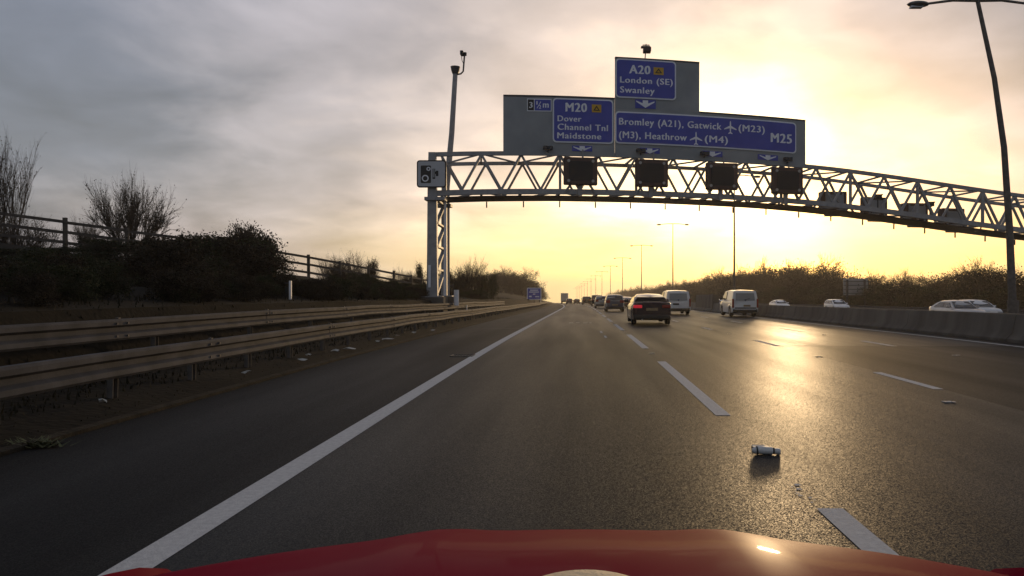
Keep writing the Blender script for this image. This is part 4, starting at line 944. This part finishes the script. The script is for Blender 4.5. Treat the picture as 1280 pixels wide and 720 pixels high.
for s in (-1, 1):
    rs = []
    for y in [.4+.08*i for i in range(21)]:
        nar = 1-.13*max(0, (y-.9))**1.6; x0 = .934*nar; z0 = bz(.93, y)-.012; q = (.38)**2-(y-1.35)**2; lo_ = .32+math.sqrt(q) if q > 0 else .25
        lo_ = min(lo_, z0-.06)
        rs.append([(s*x0, y, z0), (s*(x0+.04), y, z0-.03), (s*(x0+.07), y, (z0+lo_)/2+.05), (s*(x0+.06), y, lo_), (s*(x0-.05), y, lo_), (s*(x0-.05), y, z0-.04)])
    MB().rings(rs).build('wing', M['paint_red'], own, smooth=True); wheel(own, s*.94, 1.35, .32, .2)
    MB().box((s*.6, 1.93, .52), (.34, .14, .15)).build('headlight', M['head'], own, bev=.04)
MB().box((0, 2.02, .38), (1.50, .16, .32)).build('front_bumper', M['paint_red'], own, bev=.06, seg=4)
MB().box((0, .46, .80), (1.5, .16, .04)).build('scuttle_panel', M['trim'], own)
n = 14; rs = []
for i in range(n+1):
    a_ = i/n; x = -.105+.21*a_; hh = .028*math.sin(math.pi*a_)**.7
    rs.append([(x, .50, CH-.237+.012+hh*.0-.02), (x, .62, CH-.237-.02), (x, .62, CH-.243-.012+hh*.62), (x, .58, CH-.243-.012+hh*.62+.004), (x, .50, CH-.243+hh*.3)])
# low cream mound just under the lens
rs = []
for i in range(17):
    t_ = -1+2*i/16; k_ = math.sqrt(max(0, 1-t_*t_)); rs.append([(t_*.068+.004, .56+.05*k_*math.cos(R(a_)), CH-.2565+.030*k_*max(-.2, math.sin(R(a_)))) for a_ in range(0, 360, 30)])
MB().rings(rs).build('cream_mound', M['cream'], own, smooth=True)

# ------------------------------------------------------------------ litter
bt_scale = (1, 1, .9)
bt = thing('drink_bottle', P(1.50, 5.72, .029), 'crushed pale plastic bottle lying on the line of the lane dashes', 'bottle')
MB().tube([(-.115, 0, .0), (-.10, 0, .0), (-.075, 0, .005), (.04, .01, .0), (.055, .01, 0)], [.015, .026, .036, .034, .026], 12).build('bottle_body', M['plastic'], bt, smooth=True)
MB().tube([(.05, .01, 0), (.062, .01, 0)], .03, 10).build('neck', M['trim'], bt, smooth=True); MB().tube([(.062, .01, 0), (.10, .012, -.005), (.11, .012, -.005)], [.026, .03, .022], 10).build('cap', M['platew'], bt, smooth=True)
MB().tube([(-.08, 0, .003), (-.068, 0, .004)], .0372, 12).build('label_band', M['trim'], bt)
bt.scale = bt_scale; bt.rotation_euler = (0, 0, R(-8))
spots = [(-4.98, 15.2, .22), (-5.05, 14.6, .12), (-5.0, 10.6, .09), (-5.02, 18.4, .25), (-5.1, 19.6, .12), (-4.95, 12.6, .10), (-5.2, 7.7, .06), (-5.1, 21.5, .15), (-5.0, 17.4, .08), (-5.15, 13.4, .07), (-4.92, 23.5, .14)]
for i, (x, y, s) in enumerate(spots):
    v = []; m_ = 7
    for k in range(m_): a_ = 6.283*k/m_; v.append((math.cos(a_)*s*rnd.uniform(.4, 1), math.sin(a_)*s*rnd.uniform(.2, .6), rnd.uniform(0, .05)))
    mb = MB(); mb.add(v+[(0, 0, .05)], [(k, (k+1) % m_, m_) for k in range(m_)])
    o = mb.build('litter_scrap', M['paper']); o.location = P(x, y, H(x, y)+.03); tag(o, 'pale crumpled scrap of litter in the dirt under the front guard rail', 'litter', 'litter scraps under the guard rail')
wd = MB()
for k in range(160):
    a_ = rnd.uniform(0, 6.28); l = rnd.uniform(.06, .2); p = Vector((rnd.gauss(0, .10), rnd.gauss(0, .04), 0)); d = Vector((math.cos(a_)*l, math.sin(a_)*l*.6, l*.35)); s_ = Vector((-math.sin(a_), math.cos(a_), 0))*.012
    wd.add([p-s_, p+s_, p+d], [(0, 1, 2)])
M['weed'] = mat('weed_leaves', (.05, .06, .02), .8, scale=8, col2=(.14, .14, .06))
o = wd.build('weed_tuft', M['weed']); o.location = P(-4.62, 6.0, .01); tag(o, 'small yellow green weed at the edge of the hard shoulder', 'weed')

# ------------------------------------------------------------------ haze
USE_HAZE = True
if USE_HAZE:
    hz = MB().box((0, 580, -3), (1900, 1400, 38)).build('haze', bpy.data.materials.new('haze_air')); hz['kind'] = 'stuff'
    m = hz.data.materials[0]; m.use_nodes = True; nt = m.node_tree; nt.nodes.clear()
    pv = nt.nodes.new('ShaderNodeVolumePrincipled'); out = nt.nodes.new('ShaderNodeOutputMaterial'); nt.links.new(pv.outputs[0], out.inputs['Volume'])
    pv.inputs['Color'].default_value = (.95, .88, .80, 1); pv.inputs['Density'].default_value = .0005; pv.inputs['Anisotropy'].default_value = .6
